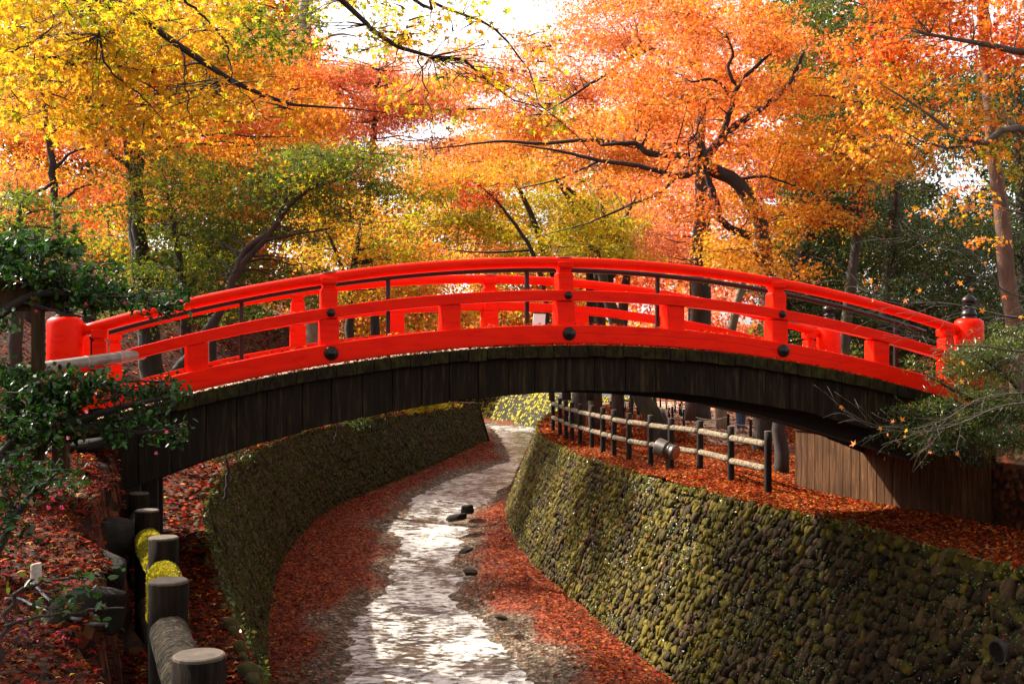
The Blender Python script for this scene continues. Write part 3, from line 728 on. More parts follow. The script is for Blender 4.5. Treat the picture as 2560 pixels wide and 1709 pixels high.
def cobble_wall(name, label, top, base, ztop, rng, pitch=(.15, .17), y_range=None, stonemat='stone', tones=None, coarse_y=12.0, lod=19, mossy=False):
    n = 120
    T = crom(top, n); B = crom(base, n)
    T3 = np.c_[T, np.full(n, ztop) if np.isscalar(ztop) else ztop(T[:, 1])]; B3 = np.c_[B, zw(B[:, 1]) - .15]
    root = empty(name, tuple(B3[n // 2]), label, 'wall'); root['kind'] = 'thing'
    # earth backing
    rows = np.linspace(0, 1, 8)
    G = B3[None] * (1 - rows)[:, None, None] + T3[None] * rows[:, None, None]
    tang = np.gradient(T3, axis=0); tang /= np.linalg.norm(tang, axis=1, keepdims=True)
    upv = T3 - B3; ul = np.linalg.norm(upv, axis=1, keepdims=True); upn = upv / ul
    nrm = np.cross(upn, tang); nrm /= np.linalg.norm(nrm, axis=1, keepdims=True)
    cen = np.array([0.3, 30, -3.0]); sgn = np.sign(((np.array([np.interp(T[:, 1], [0, 12, 20, 30, 40, 50], [3.6, 1, -1, -2.6, -.5, 2]), T[:, 1], np.full(n, -3)]).T - T3) * nrm).sum(1, keepdims=True)); sgn[sgn == 0] = 1
    nrm = nrm * sgn
    link('earth_backing', grid_mesh('earth_backing', G - nrm[None] * .03), M['mossback'], root)
    L = np.r_[0, np.cumsum(np.linalg.norm(np.diff((T3 + B3) / 2, axis=0), axis=1))]
    pos, nn, tt, uu, sz = [], [], [], [], []
    v = 0.0; row = 0
    H = float(ul.mean())
    nrow = int(H / pitch[1])
    for r_ in range(nrow + 1):
        fv = (r_ + .5) / (nrow + 1)
        s = rng.uniform(0, .1)
        while s < L[-1]:
            f = np.interp(s, L, np.arange(n)); i = min(int(f), n - 2); a = f - i
            tp = T3[i] * (1 - a) + T3[i + 1] * a; bp = B3[i] * (1 - a) + B3[i + 1] * a
            big = 1.0 + 0.35 * float(sstep(coarse_y + 1.5, coarse_y - 2.5, tp[1]))
            if y_range and not (y_range[0] < tp[1] < y_range[1]):
                s += .5; continue
            wv = fv + rng.normal(0, .12 if big < 1.2 else .3) / (nrow + 1)
            if big > 1.2 and rng.uniform() < .12: s += pitch[0]; continue
            p = bp * (1 - wv) + tp * wv
            sc = rng.uniform(.66, 1.25) * big
            pos.append(p); nn.append(nrm[i]); tt.append(tang[i]); uu.append(upn[i])
            sz.append((pitch[0] * .56 * sc * rng.uniform(.72, 1.25), pitch[1] * .60 * sc * rng.uniform(.75, 1.35), .044 * sc * rng.uniform(.5, 1.6), rng.normal(.12, .38 if big < 1.15 else .8)))
            s += pitch[0] * rng.uniform(.8, 1.15) * (big if big < 1.2 else big * .9)
    pos, nn, tt, uu, sz = map(np.array, (pos, nn, tt, uu, sz))
    print(name, 'stones', len(pos))
    far = pos[:, 1] > lod
    vs, fs, cs, off = [], [], [], 0
    tones = tones or [(.030, .019, .011), (.055, .036, .021), (.085, .056, .033), (.040, .028, .019), (.13, .092, .06)]
    tn = np.array(tones)
    for sel, IV, IF in ((~far, ICO_V, ICO_F), (far, ICO1_V, ICO1_F)):
        k = int(sel.sum())
        if not k: continue
        ca, sa = np.cos(sz[sel, 3])[:, None], np.sin(sz[sel, 3])[:, None]
        a = tt[sel] * ca + uu[sel] * sa; b = -tt[sel] * sa + uu[sel] * ca; c = nn[sel]
        # lumpy variation per stone
        d = np.stack([IV] * k)
        ph = rng.uniform(0, 6.28, (k, 1, 3)); lump = 1 + .16 * np.sin(d[..., 0:1] * 2.3 + ph[..., 0:1]) + .13 * np.sin(d[..., 1:2] * 2.9 + ph[..., 1:2]) + .1 * np.sin(d[..., 2:3] * 3.3 + ph[..., 2:3])
        d = np.sign(d) * np.abs(d) ** .72 * lump
        V = pos[sel][:, None] + d[..., 0:1] * a[:, None] * sz[sel, 0][:, None, None] + d[..., 1:2] * b[:, None] * sz[sel, 1][:, None, None] + d[..., 2:3] * c[:, None] * sz[sel, 2][:, None, None]
        vs.append(V.reshape(-1, 3)); fs.append((np.arange(k)[:, None, None] * len(IV) + IF[None]).reshape(-1, 3) + off); off += k * len(IV)
        tone = tn[rng.integers(0, len(tn), k)] * rng.uniform(.38, .85, (k, 1)) * (np.array([1.0, .84, .62]) if mossy else 1.0)
        if mossy:      # moss grows thick on the stones of the middle stretch, thin near the viewer
            py_ = pos[sel][:, 1]; pz_ = pos[sel][:, 2]
            pat = bump(py_ * 1.9, pz_ * 1.5, 1, 1.0) + .5 * bump(py_ * 5, pz_ * 2.2, 1, 1.0)
            g_ = np.clip(sstep(13.0, 17.5, py_) * (.52 + .55 * pat) + .10 + .12 * pat + .5 * sstep(-2.45, -2.25, pz_), .03, .95)
            mk = rng.uniform(size=k) < g_
            tone[mk] = np.array([.098, .076, .007]) * rng.uniform(.3, 1.5, (int(mk.sum()), 1))
        cs.append(np.repeat(tone, len(IF), 0))
    link('cobble_face', np_mesh('cobble_face', np.concatenate(vs), np.concatenate(fs), np.concatenate(cs), smooth=True), M[stonemat], root)
    return T3, B3, nrm, root


RTd = cobble_wall('stone_retaining_wall', 'cobble retaining wall below the log rail fence, stones bare in front and mossy farther back', RT[1:], RB[1:], BANK, np.random.default_rng(3), (.090, .120), (8.5, 44), mossy=True)
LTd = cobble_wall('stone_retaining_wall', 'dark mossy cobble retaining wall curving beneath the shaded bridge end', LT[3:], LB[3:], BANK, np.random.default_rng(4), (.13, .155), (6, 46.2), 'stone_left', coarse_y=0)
FT = [(-9, 60), (-5, 58.5), (-2, 56.6), (.6, 54.2), (3.2, 51.0), (6, 47.5)]; FB = [(-9.4, 59), (-5.6, 57.6), (-2.7, 55.7), (-.2, 53.4), (2.4, 50.3), (5.4, 46.9)]
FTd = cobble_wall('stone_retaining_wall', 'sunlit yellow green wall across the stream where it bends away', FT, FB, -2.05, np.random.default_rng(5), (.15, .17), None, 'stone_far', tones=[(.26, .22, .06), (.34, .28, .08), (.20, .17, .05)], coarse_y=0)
# end pier of the left wall
mb = MB()
mb.hexa([(-1.25, 45.9, -4.1), (-.78, 46.1, -4.1), (-.78, 47.0, -4.1), (-2.2, 48.0, -4.1), (-1.8, 45.9, -2.17), (-1.33, 46.05, -2.17), (-1.5, 47.0, -2.17), (-3.0, 48.0, -2.17)])
mb.build('corner_stone', M['stone_left'], LTd[3], bevel=.03)

# ------------------------------------------------------------------ fallen leaves (nobody could count them)
def litter(name, xy, zf, size, palette, rng, tmpl=KITE, lift=.015, tilt=.35):
    n = len(xy); z = zf(xy[:, 0], xy[:, 1]) + lift * rng.uniform(.3, 1.6, n)
    nrm = np.c_[rng.normal(0, tilt, n), rng.normal(0, tilt, n), np.ones(n)]
    idx, tab = pal(rng, n, palette); c = tab[idx] * rng.uniform(.5, 1.25, (n, 1))
    o = link(name, leaf_mesh(name, np.c_[xy, z], nrm, size * rng.uniform(.6, 1.25, n), np.clip(c, .002, .9), tmpl, rng), M['deadleaf'])
    return tag(o, kind='stuff')


C.update(lred=(.26, .024, .005), lorange=(.42, .095, .012), lbrown=(.10, .026, .008), ldark=(.022, .007, .003), lpale=(.46, .22, .09), lyellow=(.5, .28, .02), lcrim=(.20, .010, .008), lpink=(.46, .13, .06))
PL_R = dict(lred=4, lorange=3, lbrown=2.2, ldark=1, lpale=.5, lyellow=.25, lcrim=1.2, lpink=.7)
PL_L = dict(lcrim=3, lbrown=4, ldark=4, lred=1.2, lorange=.5, lpale=.35, lyellow=.12)  # darker leaf mix: the left bank's shade is put into the leaf colours
rng = np.random.default_rng(21)
def bank_pts(n, ylo, yhi, umax, side, rng, powu=1.0):
    y = ylo + (yhi - ylo) * rng.uniform(0, 1, n); u = umax * rng.uniform(0, 1, n) ** powu - .06
    x = (right_edge(y) + u) if side > 0 else (left_edge(y) - u)
    return np.c_[x, y]


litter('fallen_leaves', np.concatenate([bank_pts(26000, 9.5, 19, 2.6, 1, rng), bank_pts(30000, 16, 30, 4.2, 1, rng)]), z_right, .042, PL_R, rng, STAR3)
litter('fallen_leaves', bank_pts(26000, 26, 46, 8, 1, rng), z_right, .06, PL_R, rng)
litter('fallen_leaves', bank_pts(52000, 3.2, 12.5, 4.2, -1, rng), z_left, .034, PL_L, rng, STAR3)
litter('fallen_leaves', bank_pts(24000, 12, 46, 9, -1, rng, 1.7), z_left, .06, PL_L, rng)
n = 190000
xy = np.c_[rng.uniform(-6, 4.5, n), 10 + 42 * rng.uniform(0, 1, n) ** 1.25]
lb = crom(LB, 200); rb = crom(RB, 200)
ok = (xy[:, 0] > np.interp(xy[:, 1], lb[:, 1], lb[:, 0]) - .05) & (xy[:, 0] < np.interp(xy[:, 1], rb[:, 1], rb[:, 0]) + .05)
xy = xy[ok]; sd = sdist(xy[:, 0], xy[:, 1])
edge = np.minimum(xy[:, 0] - np.interp(xy[:, 1], lb[:, 1], lb[:, 0]), np.interp(xy[:, 1], rb[:, 1], rb[:, 0]) - xy[:, 0])
prob = np.clip(.06 + sd * .75 + .35 * bump(xy[:, 0], xy[:, 1], 1, 1.4), 0.06, 1) * np.where(edge < .5, 1.5, 1)
prob *= np.where(xy[:, 1] < 21, .42 + .58 * (edge < 1.0), 1)
keep = (sd > .02) & (rng.uniform(size=len(xy)) < prob)
litter('fallen_leaves', xy[keep], z_bed, .040, dict(lred=5, lorange=1.8, lbrown=3.2, ldark=1.6, lcrim=1.4, lpale=.3, lyellow=.2), rng, STAR3, .02)

# ------------------------------------------------------------------ the arched bridge (local frame: x along, y across away from the camera, z up)
YAW = math.atan2(.252, .968)
BR = empty('arched_bridge', (0.546, 12.0, 0.0), 'vermilion arched footbridge with dark board skirt spanning the stream', 'bridge', None, YAW)
def arc(x): return -x * x / 31.8 + .005 * x
WF = 2.95                      # distance from the near to the far railing
xs = np.linspace(-4.95, 4.95, 61)


def bpart(mb, name, m, parent=BR, **k): return mb.build(name, M[m], parent, local=True, **k)


def railing(w0, sgn, shift):
    """one railing; sgn -1: outer face looks to the camera"""
    o = lambda a: w0 + sgn * a     # a>0 towards the outside
    def sec(a0, a1, z0, z1): return [(o(a0), z0), (o(a1), z0), (o(a1), z1), (o(a0), z1)]
    X = xs + shift
    def az(x): return arc(x - shift)
    mb = MB(); mb.sweep(X, sec(.15, -.09, .058, .255), az); lower = bpart(mb, 'lower_beam', 'red', bevel=.012)
    mb = MB(); mb.sweep(X, sec(.125, -.03, .508, .62), az); mid = bpart(mb, 'middle_beam', 'red', bevel=.010)
    mb = MB(); mb.tube([(x, w0, .915 + az(x)) for x in np.linspace(-4.82 + shift, 4.82 + shift, 60)], .057, 14)
    top = bpart(mb, 'top_rail', 'red', smooth=True)
    for t in (-2.46, 0.0, 2.46):
        x = t + shift; z = az(x); mb = MB()
        mb.box(x - .095, x + .095, w0 - .10, w0 + .10, z + .20, z + .50)
        mb.box(x - .082, x + .082, w0 - .088, w0 + .088, z + .505, z + .79)
        a, b = .082, .062      # chamfered neck
        def ring(h, r): return [(x - r, w0 - r - .006, z + h), (x + r, w0 - r - .006, z + h), (x + r, w0 + r + .006, z + h), (x - r, w0 + r + .006, z + h)]
        mb.hexa(ring(.791, a) + ring(.815, b)); mb.hexa(ring(.816, b) + ring(.838, b)); mb.hexa(ring(.839, b) + ring(.860, a - .002))
        mb.hexa(ring(.861, a - .002) + ring(.918, a - .002))
        bpart(mb, 'post', 'red', bevel=.006)
        ya = o(.125); mb = MB(); ax = (0, sgn, 0)
        mb.lathe((x + .012, ya, z + .565), [(.041, -.002), (.043, .008), (.036, .018), (.028, .019), (.018, .024), (.010, .030), (.001, .032)], 20, ax)
        bpart(mb, 'bolt_cap', 'black', mid, smooth=True)
        ya = o(.15); mb = MB()
        mb.lathe((x + .012, ya, z + .165), [(.066, -.002), (.070, .012), (.060, .028), (.048, .030), (.030, .034), (.024, .044), (.012, .05), (.001, .052)], 24, ax)
        bpart(mb, 'bolt_cap', 'black', lower, smooth=True)
        mb = MB(); mb.lathe((x, w0, z + .9705), [(.085, 0), (.083, .006), (.001, .0065)], 16); me = mb.v
        mb.v = [(q[0], w0 + (q[1] - w0) * .45, q[2] + az(q[0]) - z) for q in mb.v]
        bpart(mb, 'cap_plate', 'pale', top)
    for t in (-3.72, -1.23, 1.23, 3.72):
        x = t + shift; z = az(x); mb = MB()
        mb.box(x - .10, x + .10, w0 - .10, w0 + .09, z + .235, z + .515)
        bpart(mb, 'short_post', 'red', bevel=.006)
    for t in (-4.62, 4.62):      # slim bracket posts beside the big end posts
        x = t + shift; z = az(x); mb = MB()
        mb.box(x - .07, x + .07, w0 - .09, w0 + .09, z + .06, z + .50)
        mb.box(x - .062, x + .062, w0 - .08, w0 + .08, z + .505, z + .77)
        mb.box(x - .048, x + .048, w0 - .065, w0 + .065, z + .771, z + .80)
        mb.box(x - .072, x + .072, w0 - .085, w0 + .085, z + .801, z + .88)
        bpart(mb, 'end_bracket', 'red', bevel=.006)
    for t, zt in ((-4.93, .31), (4.93, .36)):
        x = t + shift; mb = MB(); r = .166
        mb.lathe((x, w0, -1.15), [(r, 0), (r, zt + 1.08), (r - .012, zt + 1.12), (r - .05, zt + 1.148), (.02, zt + 1.15)], 28)
        p = bpart(mb, 'end_post', 'red', smooth=True, bevel=.0)
        mb = MB()
        mb.lathe((x, w0, zt - .004), [(.09, 0), (.092, .012), (.082, .018), (.082, .035), (.088, .042), (.088, .065), (.080, .072), (.072, .10), (.070, .115), (.080, .122), (.080, .134), (.05, .142), (.042, .158), (.060, .170), (.080, .195), (.084, .215), (.074, .24), (.045, .262), (.018, .278), (.008, .295), (.001, .30)], 24)
        bpart(mb, 'finial', 'black', p, smooth=True)


railing(0.0, -1, 0.0)
railing(WF, 1, -.10)
# deck with a narrow ledge outside each railing
mb = MB(); mb.sweep(np.linspace(-5.6, 5.4, 60), [(-.275, -.07), (WF + .275, -.07), (WF + .275, .035), (-.275, .035)], arc)
bpart(mb, 'deck', 'deck')
def boards(name, w_out, w_in, width, ztop, zbot, m, gap=.006, jz=.008, jw=.008, x0=-5.3, x1=5.1):
    mb = MB(); x = x0
    while x < x1:
        wd = width * random.uniform(.88, 1.12); a, b = x, x + wd - gap
        t0 = random.uniform(-jz, jz); dw = random.uniform(0, jw) * (1 if w_out > w_in else -1)
        tilt = .02 * x
        pa = [(a, w_in), (b, w_in), (b, w_out + dw), (a, w_out + dw)]
        lo = [(q[0] , q[1], arc(q[0]) * 0 + zbot(q[0]) + t0) for q in pa]; hi = [(q[0], q[1], ztop(q[0])) for q in pa]
        mb.hexa(lo + hi); x += wd
    return bpart(mb, name, m, bevel=.006, seg=1)


def z_sk(x): return -.435 - .042 * x * x + .018 * x
for w_out, w_in in ((-.315, -.278), (WF + .315, WF + .278)):
    boards('edge_boards', w_out, w_in, .185, lambda x: arc(x) + .045, lambda x: arc(x) - .078, 'edge', x0=-5.3, x1=4.9)
for w_out, w_in in ((-.245, -.21), (WF + .245, WF + .21)):
    boards('skirt_boards', w_out, w_in, .315, lambda x: arc(x) - .0705, z_sk if w_out < 0 else (lambda x: -.435 - (.038 if x > 0 else .042) * x * x + .018 * x), 'skirt', x0=-4.9, x1=4.75 if w_out < 0 else 5.45)
for wg in (.35, 1.45, 2.55):
    mb = MB(); mb.sweep(np.linspace(-5.2, 4.3, 40), [(wg - .14, -.5), (wg + .14, -.5), (wg + .14, -.0715), (wg - .14, -.0715)], lambda x: arc(x) * 1.0)
    mb.v = [(x, y, z if z - arc(x) > -.3 else -.46 - (.034 if wg > 1 and x > 0 else .046) * x * x - .01 * abs(x)) for x, y, z in mb.v]
    mb.v = [(x, y, z if z - arc(x) > -.3 else max(z, z_sk(x) - (.16 if x > 2.4 else .5))) for x, y, z in mb.v]
    bpart(mb, 'girder', 'girder')
for xl, yy in ((-4.35, .2), (-4.25, 1.5), (-4.25, 2.7)):
    mb = MB(); mb.box(xl - .09, xl + .09, yy - .09, yy + .09, -2.6, z_sk(xl) + .25); bpart(mb, 'bridge_pile', 'girder', bevel=.01)
# black pipe handrail just inside the near railing
WH = .36
mb = MB(); mb.tube([(x, WH, .862 + arc(x) * 1.02) for x in np.linspace(-4.75, 4.6, 50)], .028, 10)
hr = bpart(mb, 'handrail', 'black', smooth=True)
for x in (-4.72, -3.30, -1.81, -.305, 1.2, 2.7, 4.2):
    mb = MB(); mb.box(x - .021, x + .021, WH - .021, WH + .021, arc(x) + .03, arc(x) * 1.02 + .84)
    bpart(mb, 'handrail_post', 'black', hr, bevel=.003)

# bamboo barrier poles leaning on both bridge ends
def pole(a, b, r, label):
    a, b = Vector(a), Vector(b); L = (b - a).length
    root = empty('bamboo_pole', a, label, 'pole')
    mb = MB(); n = 40; pts = [a.lerp(b, i / n) for i in range(n + 1)]
    mb.tube(pts, [r * (1.05 if i in (7, 19, 31) else 1) for i in range(n + 1)], 14); mb.build('culm', M['bamboo'], root, smooth=False)
    d = (b - a).normalized()
    for i in (7, 19, 31):
        mb = MB(); mb.tube([pts[i] - d * .006, pts[i], pts[i] + d * .006], [r * 1.05, r * 1.1, r * 1.05], 14); mb.build('node_ring', M['pale'], root, smooth=True)
    mb = MB(); mb.tube([b, b + d * .012], [r * .9, r * .88], 14); mb.build('cut_end', M['pale'], root)


pole(at(30, 369, 10.0), at(143, 353.5, 10.9), .052, 'grey bamboo pole across the bridge railing above the camellia leaves')
pole(at(1016, 359, 12.75), at(965, 359, 12.72), .05, 'short bamboo pole end sticking out beside the round post in the yew')
# paper notice below the far railing
mb = MB(); bw = 3.02
root = empty('paper_notice', (0, 0, 0), 'white paper notice hanging below the far railing beside the centre post', 'notice')
p0 = at(533.5, 313, 14.72); p1 = at(545.5, 313.5, 14.80)
root.location = p0
mb = MB(); u = (p1 - p0); nrm_ = Vector((u.y, -u.x, 0)).normalized() * .004; dn = Vector((-.012, 0, -.165))
mb.hexa([p0 + dn + nrm_, p1 + dn + nrm_, p1 + dn - nrm_, p0 + dn - nrm_, p0 + nrm_, p1 + nrm_, p1 - nrm_, p0 - nrm_])
mpaper = noise_mat('printed_paper', [(0.4, (.80, .74, .74)), (.6, (.82, .78, .80))], nscale=3, rough=.6, bumps=0)
mb.build('sheet', mpaper, root)
mb = MB(); mb.hexa([p0 + nrm_ * 2.5, p1 + nrm_ * 2.5, p1 - nrm_ * 2, p0 - nrm_ * 2, p0 + nrm_ * 2.5 + Vector((0, 0, .012)), p1 + nrm_ * 2.5 + Vector((0, 0, .012)), p1 - nrm_ * 2 + Vector((0, 0, .012)), p0 - nrm_ * 2 + Vector((0, 0, .012))])
mb.build('clip_bar', M['black'], root)
mb = MB(); c_ = p0 + u * .58 + dn * .78 + nrm_ * 1.6
for k in range(5):
    th = k * 1.257; q = c_ + u.normalized() * .009 * math.cos(th) + Vector((0, 0, .011 * math.sin(th)))
    mb.lathe(q, [(.008, 0), (.001, .001)], 8, nrm_)
mpink = noise_mat('pink_ink', [(0.3, (.70, .25, .28)), (.7, (.75, .34, .36))], bumps=0); mb.build('flower_print', mpink, root)

# leaves lying on the ledge and beams of the bridge
rng = np.random.default_rng(33)
n = 1500; x = rng.uniform(-4.9, 4.6, n); yy = rng.choice([-.255, -.22, -.19, .0, .05], n, p=[.38, .24, .14, .14, .1]) + rng.normal(0, .018, n)
yy = np.where((yy > -.16) & (yy < -.10), -.2, yy)
zz = np.array([arc(a) for a in x]) + np.where(yy < -.12, .042, .26)
e1 = np.array([math.cos(YAW), math.sin(YAW), 0]); e2 = np.array([-math.sin(YAW), math.cos(YAW), 0])
PW = np.array([.546, 12, 0]) + x[:, None] * e1 + yy[:, None] * e2 + np.c_[np.zeros(n), np.zeros(n), zz + rng.uniform(0, .02, n)]
idx, tab = pal(rng, n, dict(lred=3, lorange=2, lbrown=3, lpale=1.2, lyellow=.4))
tag(link('fallen_leaves', leaf_mesh('fallen_leaves', PW, np.c_[rng.normal(0, .5, (n, 2)), np.ones(n)], .034 * rng.uniform(.5, 1.2, n), tab[idx] * rng.uniform(.5, 1.2, (n, 1)), STAR3, rng), M['deadleaf']), kind='stuff')
n = 900; x = rng.uniform(-4.7, 4.4, n); PW = np.array([.546, 12, 0]) + x[:, None] * e1 + rng.uniform(-.1, .02, n)[:, None] * e2 + np.c_[np.zeros(n), np.zeros(n), np.array([arc(a) for a in x]) + .625 + rng.uniform(0, .008, n)]
k_ = rng.uniform(size=n) < .25; PW = PW[k_]; n = len(PW); idx, tab = pal(rng, n, dict(lred=3, lorange=2, lbrown=2, lpale=1))
tag(link('fallen_leaves', leaf_mesh('fallen_leaves', PW, np.c_[rng.normal(0, .4, (n, 2)), np.ones(n)], .024 * rng.uniform(.5, 1.2, n), tab[idx], STAR3, rng), M['deadleaf']), kind='stuff')

# ------------------------------------------------------------------ embankment and plank wall under the right end
def prism(mb, poly, z0, z1s):
    n = len(poly); mb.add([(p[0], p[1], z0) for p in poly] + [(p[0], p[1], z) for p, z in zip(poly, z1s)],
                          [tuple(reversed(range(n))), tuple(range(n, 2 * n))] + [(i, (i + 1) % n, n + (i + 1) % n, n + i) for i in range(n)])
mb = MB(); prism(mb, [(4.63, 18.2), (5.99, 14.42), (6.35, 13.0), (6.9, 12.2), (8.5, 11.4), (30, 9), (30, 20), (7, 20)], -2.6, [-1.3, -1.26, -1.1, -1.05, -.95, -.8, -.8, -1.2])
tag(mb.build('embankment', M['litter_dark']), kind='structure')
gx, gy = np.meshgrid(np.linspace(0, 1, 30), np.linspace(0, 1, 20))
root = empty('plank_wall', (4.5, 18, BANK), 'brown vertical plank wall under the bridge end, half in shadow', 'wall'); root['kind'] = 'thing'
A = Vector((4.5, 18.0, BANK)); B = Vector((5.93, 14.4, BANK)); dirw = (B - A).normalized(); nw = Vector((dirw.y, -dirw.x, 0)); nw = nw if nw.x < 0 else -nw
mb = MB(); s_ = 0; Lw = (B - A).length
while s_ < Lw:
    wd = random.uniform(.15, .2); a = A + dirw * s_; b = A + dirw * min(s_ + wd - .006, Lw); th = nw * (.02 + random.uniform(0, .008)); h = .92 + random.uniform(-.01, .012)
    mb.hexa([a, b, b + th, a + th] + [q + Vector((0, 0, h)) for q in (a, b, b + th, a + th)]); s_ += wd
mb.build('planks', M['planks'], root, bevel=.004, seg=1)
mb = MB(); a = A + nw * -.01; b = B + nw * -.01; mb.hexa([a + Vector((0, 0, .925)), b + Vector((0, 0, .925)), b + nw * .06 + Vector((0, 0, .925)), a + nw * .06 + Vector((0, 0, .925))] + [q + Vector((0, 0, .965)) for q in (a, b, b + nw * .06, a + nw * .06)])
mb.build('top_cap', M['planks'], root, bevel=.004)
mb = MB(); b = B + dirw * .012; mb.hexa([b + nw * .04, b + dirw * .12 + nw * .04, b + dirw * .12 - nw * .08, b - nw * .08] + [q + Vector((0, 0, 1.0)) for q in (b + nw * .04, b + dirw * .12 + nw * .04, b + dirw * .12 - nw * .08, b - nw * .08)])
mb.build('end_post', M['planks'], root, bevel=.006)

# ------------------------------------------------------------------ fences
def log(mb, p, q, r, n=14, bump_=.04, seg=6):
    p, q = Vector(p), Vector(q); mb.tube([p.lerp(q, i / seg) for i in range(seg + 1)], r, n, jitter=bump_)


def post(root, p, zt, zb, r, side, end='logend', w=None):
    mb = MB(); log(mb, (p.x, p.y, zb), (p.x, p.y, zt - .012), r, 18, .03, 8)
    o = mb.build('post', M[side], root, smooth=True)
    mb = MB(); mb.lathe((p.x, p.y, zt - .013), [(r * .99, 0), (r * .97, .009), (r * .9, .013), (.002, .0135)], 18); mb.build('cut_end', M[end], o)
    return o


FP = [(768, 17.2), (731, 18.5), (700, 19.9), (671, 20.8), (650.6, 21.6), (629, 22.5), (614, 23.4), (603, 24.2), (592, 25.1), (580, 26.2), (572, 27.0), (566, 27.8), (560, 28.8), (553, 30.2)]
fr = empty('log_rail_fence', (3.87, 17.2, BANK), 'black post fence with two pale bark rails along the right bank', 'fence'); fr['kind'] = 'thing'
PP = [Vector(((px - 512) / F * d, d, 0)) for px, d in FP]
for i, p in enumerate(PP):
    post(fr, p, -1.25 + random.uniform(-.01, .02), -2.45, .052 if i > 7 else .056, 'fencepost', 'logend')
for i in range(len(PP) - 1):
    for zr in (-1.435, -1.80):
        a, b = PP[i], PP[i + 1]; d = (b - a).normalized(); off = Vector((0, 0, zr + random.uniform(-.01, .01)))
        mb = MB(); log(mb, a + d * .035 + off, b - d * .035 + off, .052, 14, .05, 8); mb.build('rail', M['lograil'], fr, smooth=True)

LP = [(199, 653, 3.87), (168.6, 579, 5.25), (163.5, 536, 6.85), (147, 509, 8.6), (139, 492, 10.4), (138, 478, 11.7)]
fl = empty('log_rail_fence', at(199, 653, 3.87) + Vector((0, 0, -1.1)), 'dark log fence of flat topped posts beside the left terrace, nearest the viewer', 'fence'); fl['kind'] = 'thing'
LPW = [at(*q) for q in LP]
for p in LPW: post(fl, p, p.z, -2.5, .09, 'leftpost', 'logend')
for i in range(len(LPW) - 1):
    a, b = LPW[i], LPW[i + 1]; d = (b - a).normalized()
    for dz in (-.235, -.72):
        mb = MB(); log(mb, a + d * .06 + Vector((0, 0, dz)), b - d * .06 + Vector((0, 0, dz)), .088 if dz > -.3 else .08, 16, .035, 10)
        r_ = mb.build('rail', M['lograil_dark'], fl, smooth=True)
        if dz > -.3 and i in (1, 2):      # cushions of moss on two of the rails
            L = (b - a).length; rngm = np.random.default_rng(i); k = 14000
            t = rngm.uniform(.12, .93 if i == 1 else .9, k); th = rngm.normal(0, .6, k)
            side = d.cross(Vector((0, 0, 1))).normalized()
            upv = side.cross(d).normalized()
            rr_ = .086 + .012 * rngm.uniform(0, 1, k) + .010 * np.abs(np.sin(t * 23)) * np.cos(th).clip(0)
            sv, uv, dv = np.array(side), np.array(upv), np.array(d)
            dirn = np.sin(th)[:, None] * sv + np.cos(th)[:, None] * uv
            P_ = np.array(a) + dv * (t * L)[:, None] + np.array([0, 0, dz]) + dirn * rr_[:, None]
            up2 = dirn + rngm.normal(0, .35, (k, 3))
            ax_ = np.cross(up2, rngm.normal(size=(k, 3)))
            cc = np.array([.36, .30, .012]) * rngm.uniform(.3, 1.2, (k, 1))
            link('moss', leaf_mesh('moss', P_, ax_, (.011 * rngm.uniform(.6, 1.3, k)), cc, KITE, rngm), M['leaf'], r_)

# rope barrier on the trodden ground
SB = [(1048, 215, 100), (1105, 228, 130), (1185, 262, 150), (1230, 285, 180), (1245, 300, 160), (1267, 385, 235), (1130, 330, 215), (1160, 340, 205), (720, 250, 140), (765, 290, 150), (705, 330, 210), (1680, 480, 275), (1890, 485, 330)]
rope = empty('rope_barrier', at(664, 420, 33), 'low rope barrier on thin dark stakes beyond the rail fence', 'barrier'); rope['kind'] = 'thing'
tops = []
for (zx, zb_, zt_) in sorted(SB):
    px = (1370 + zx * .2682) * .4; py = (960 + zb_ * .2682) * .4; d = 2.16 * F / (py - HZ); p = at(px, py, d)
    h = (zb_ - zt_) * .2682 * .4 / F * d; h = min(max(h, .35), .62)
    mb = MB(); log(mb, (p.x, p.y, p.z - .3), (p.x, p.y, p.z + h), .035, 8, .02, 3); mb.build('stake', M['fencepost'], rope); tops.append(Vector((p.x, p.y, p.z + h - .06)))
for i in range(len(tops) - 1):
    if (tops[i] - tops[i + 1]).length > 9: continue
    mb = MB(); mb.tube([tops[i].lerp(tops[i + 1], t) - Vector((0, 0, .14 * 4 * t * (1 - t))) for t in np.linspace(0, 1, 9)], .011, 5); mb.build('rope', M['pale'], rope)

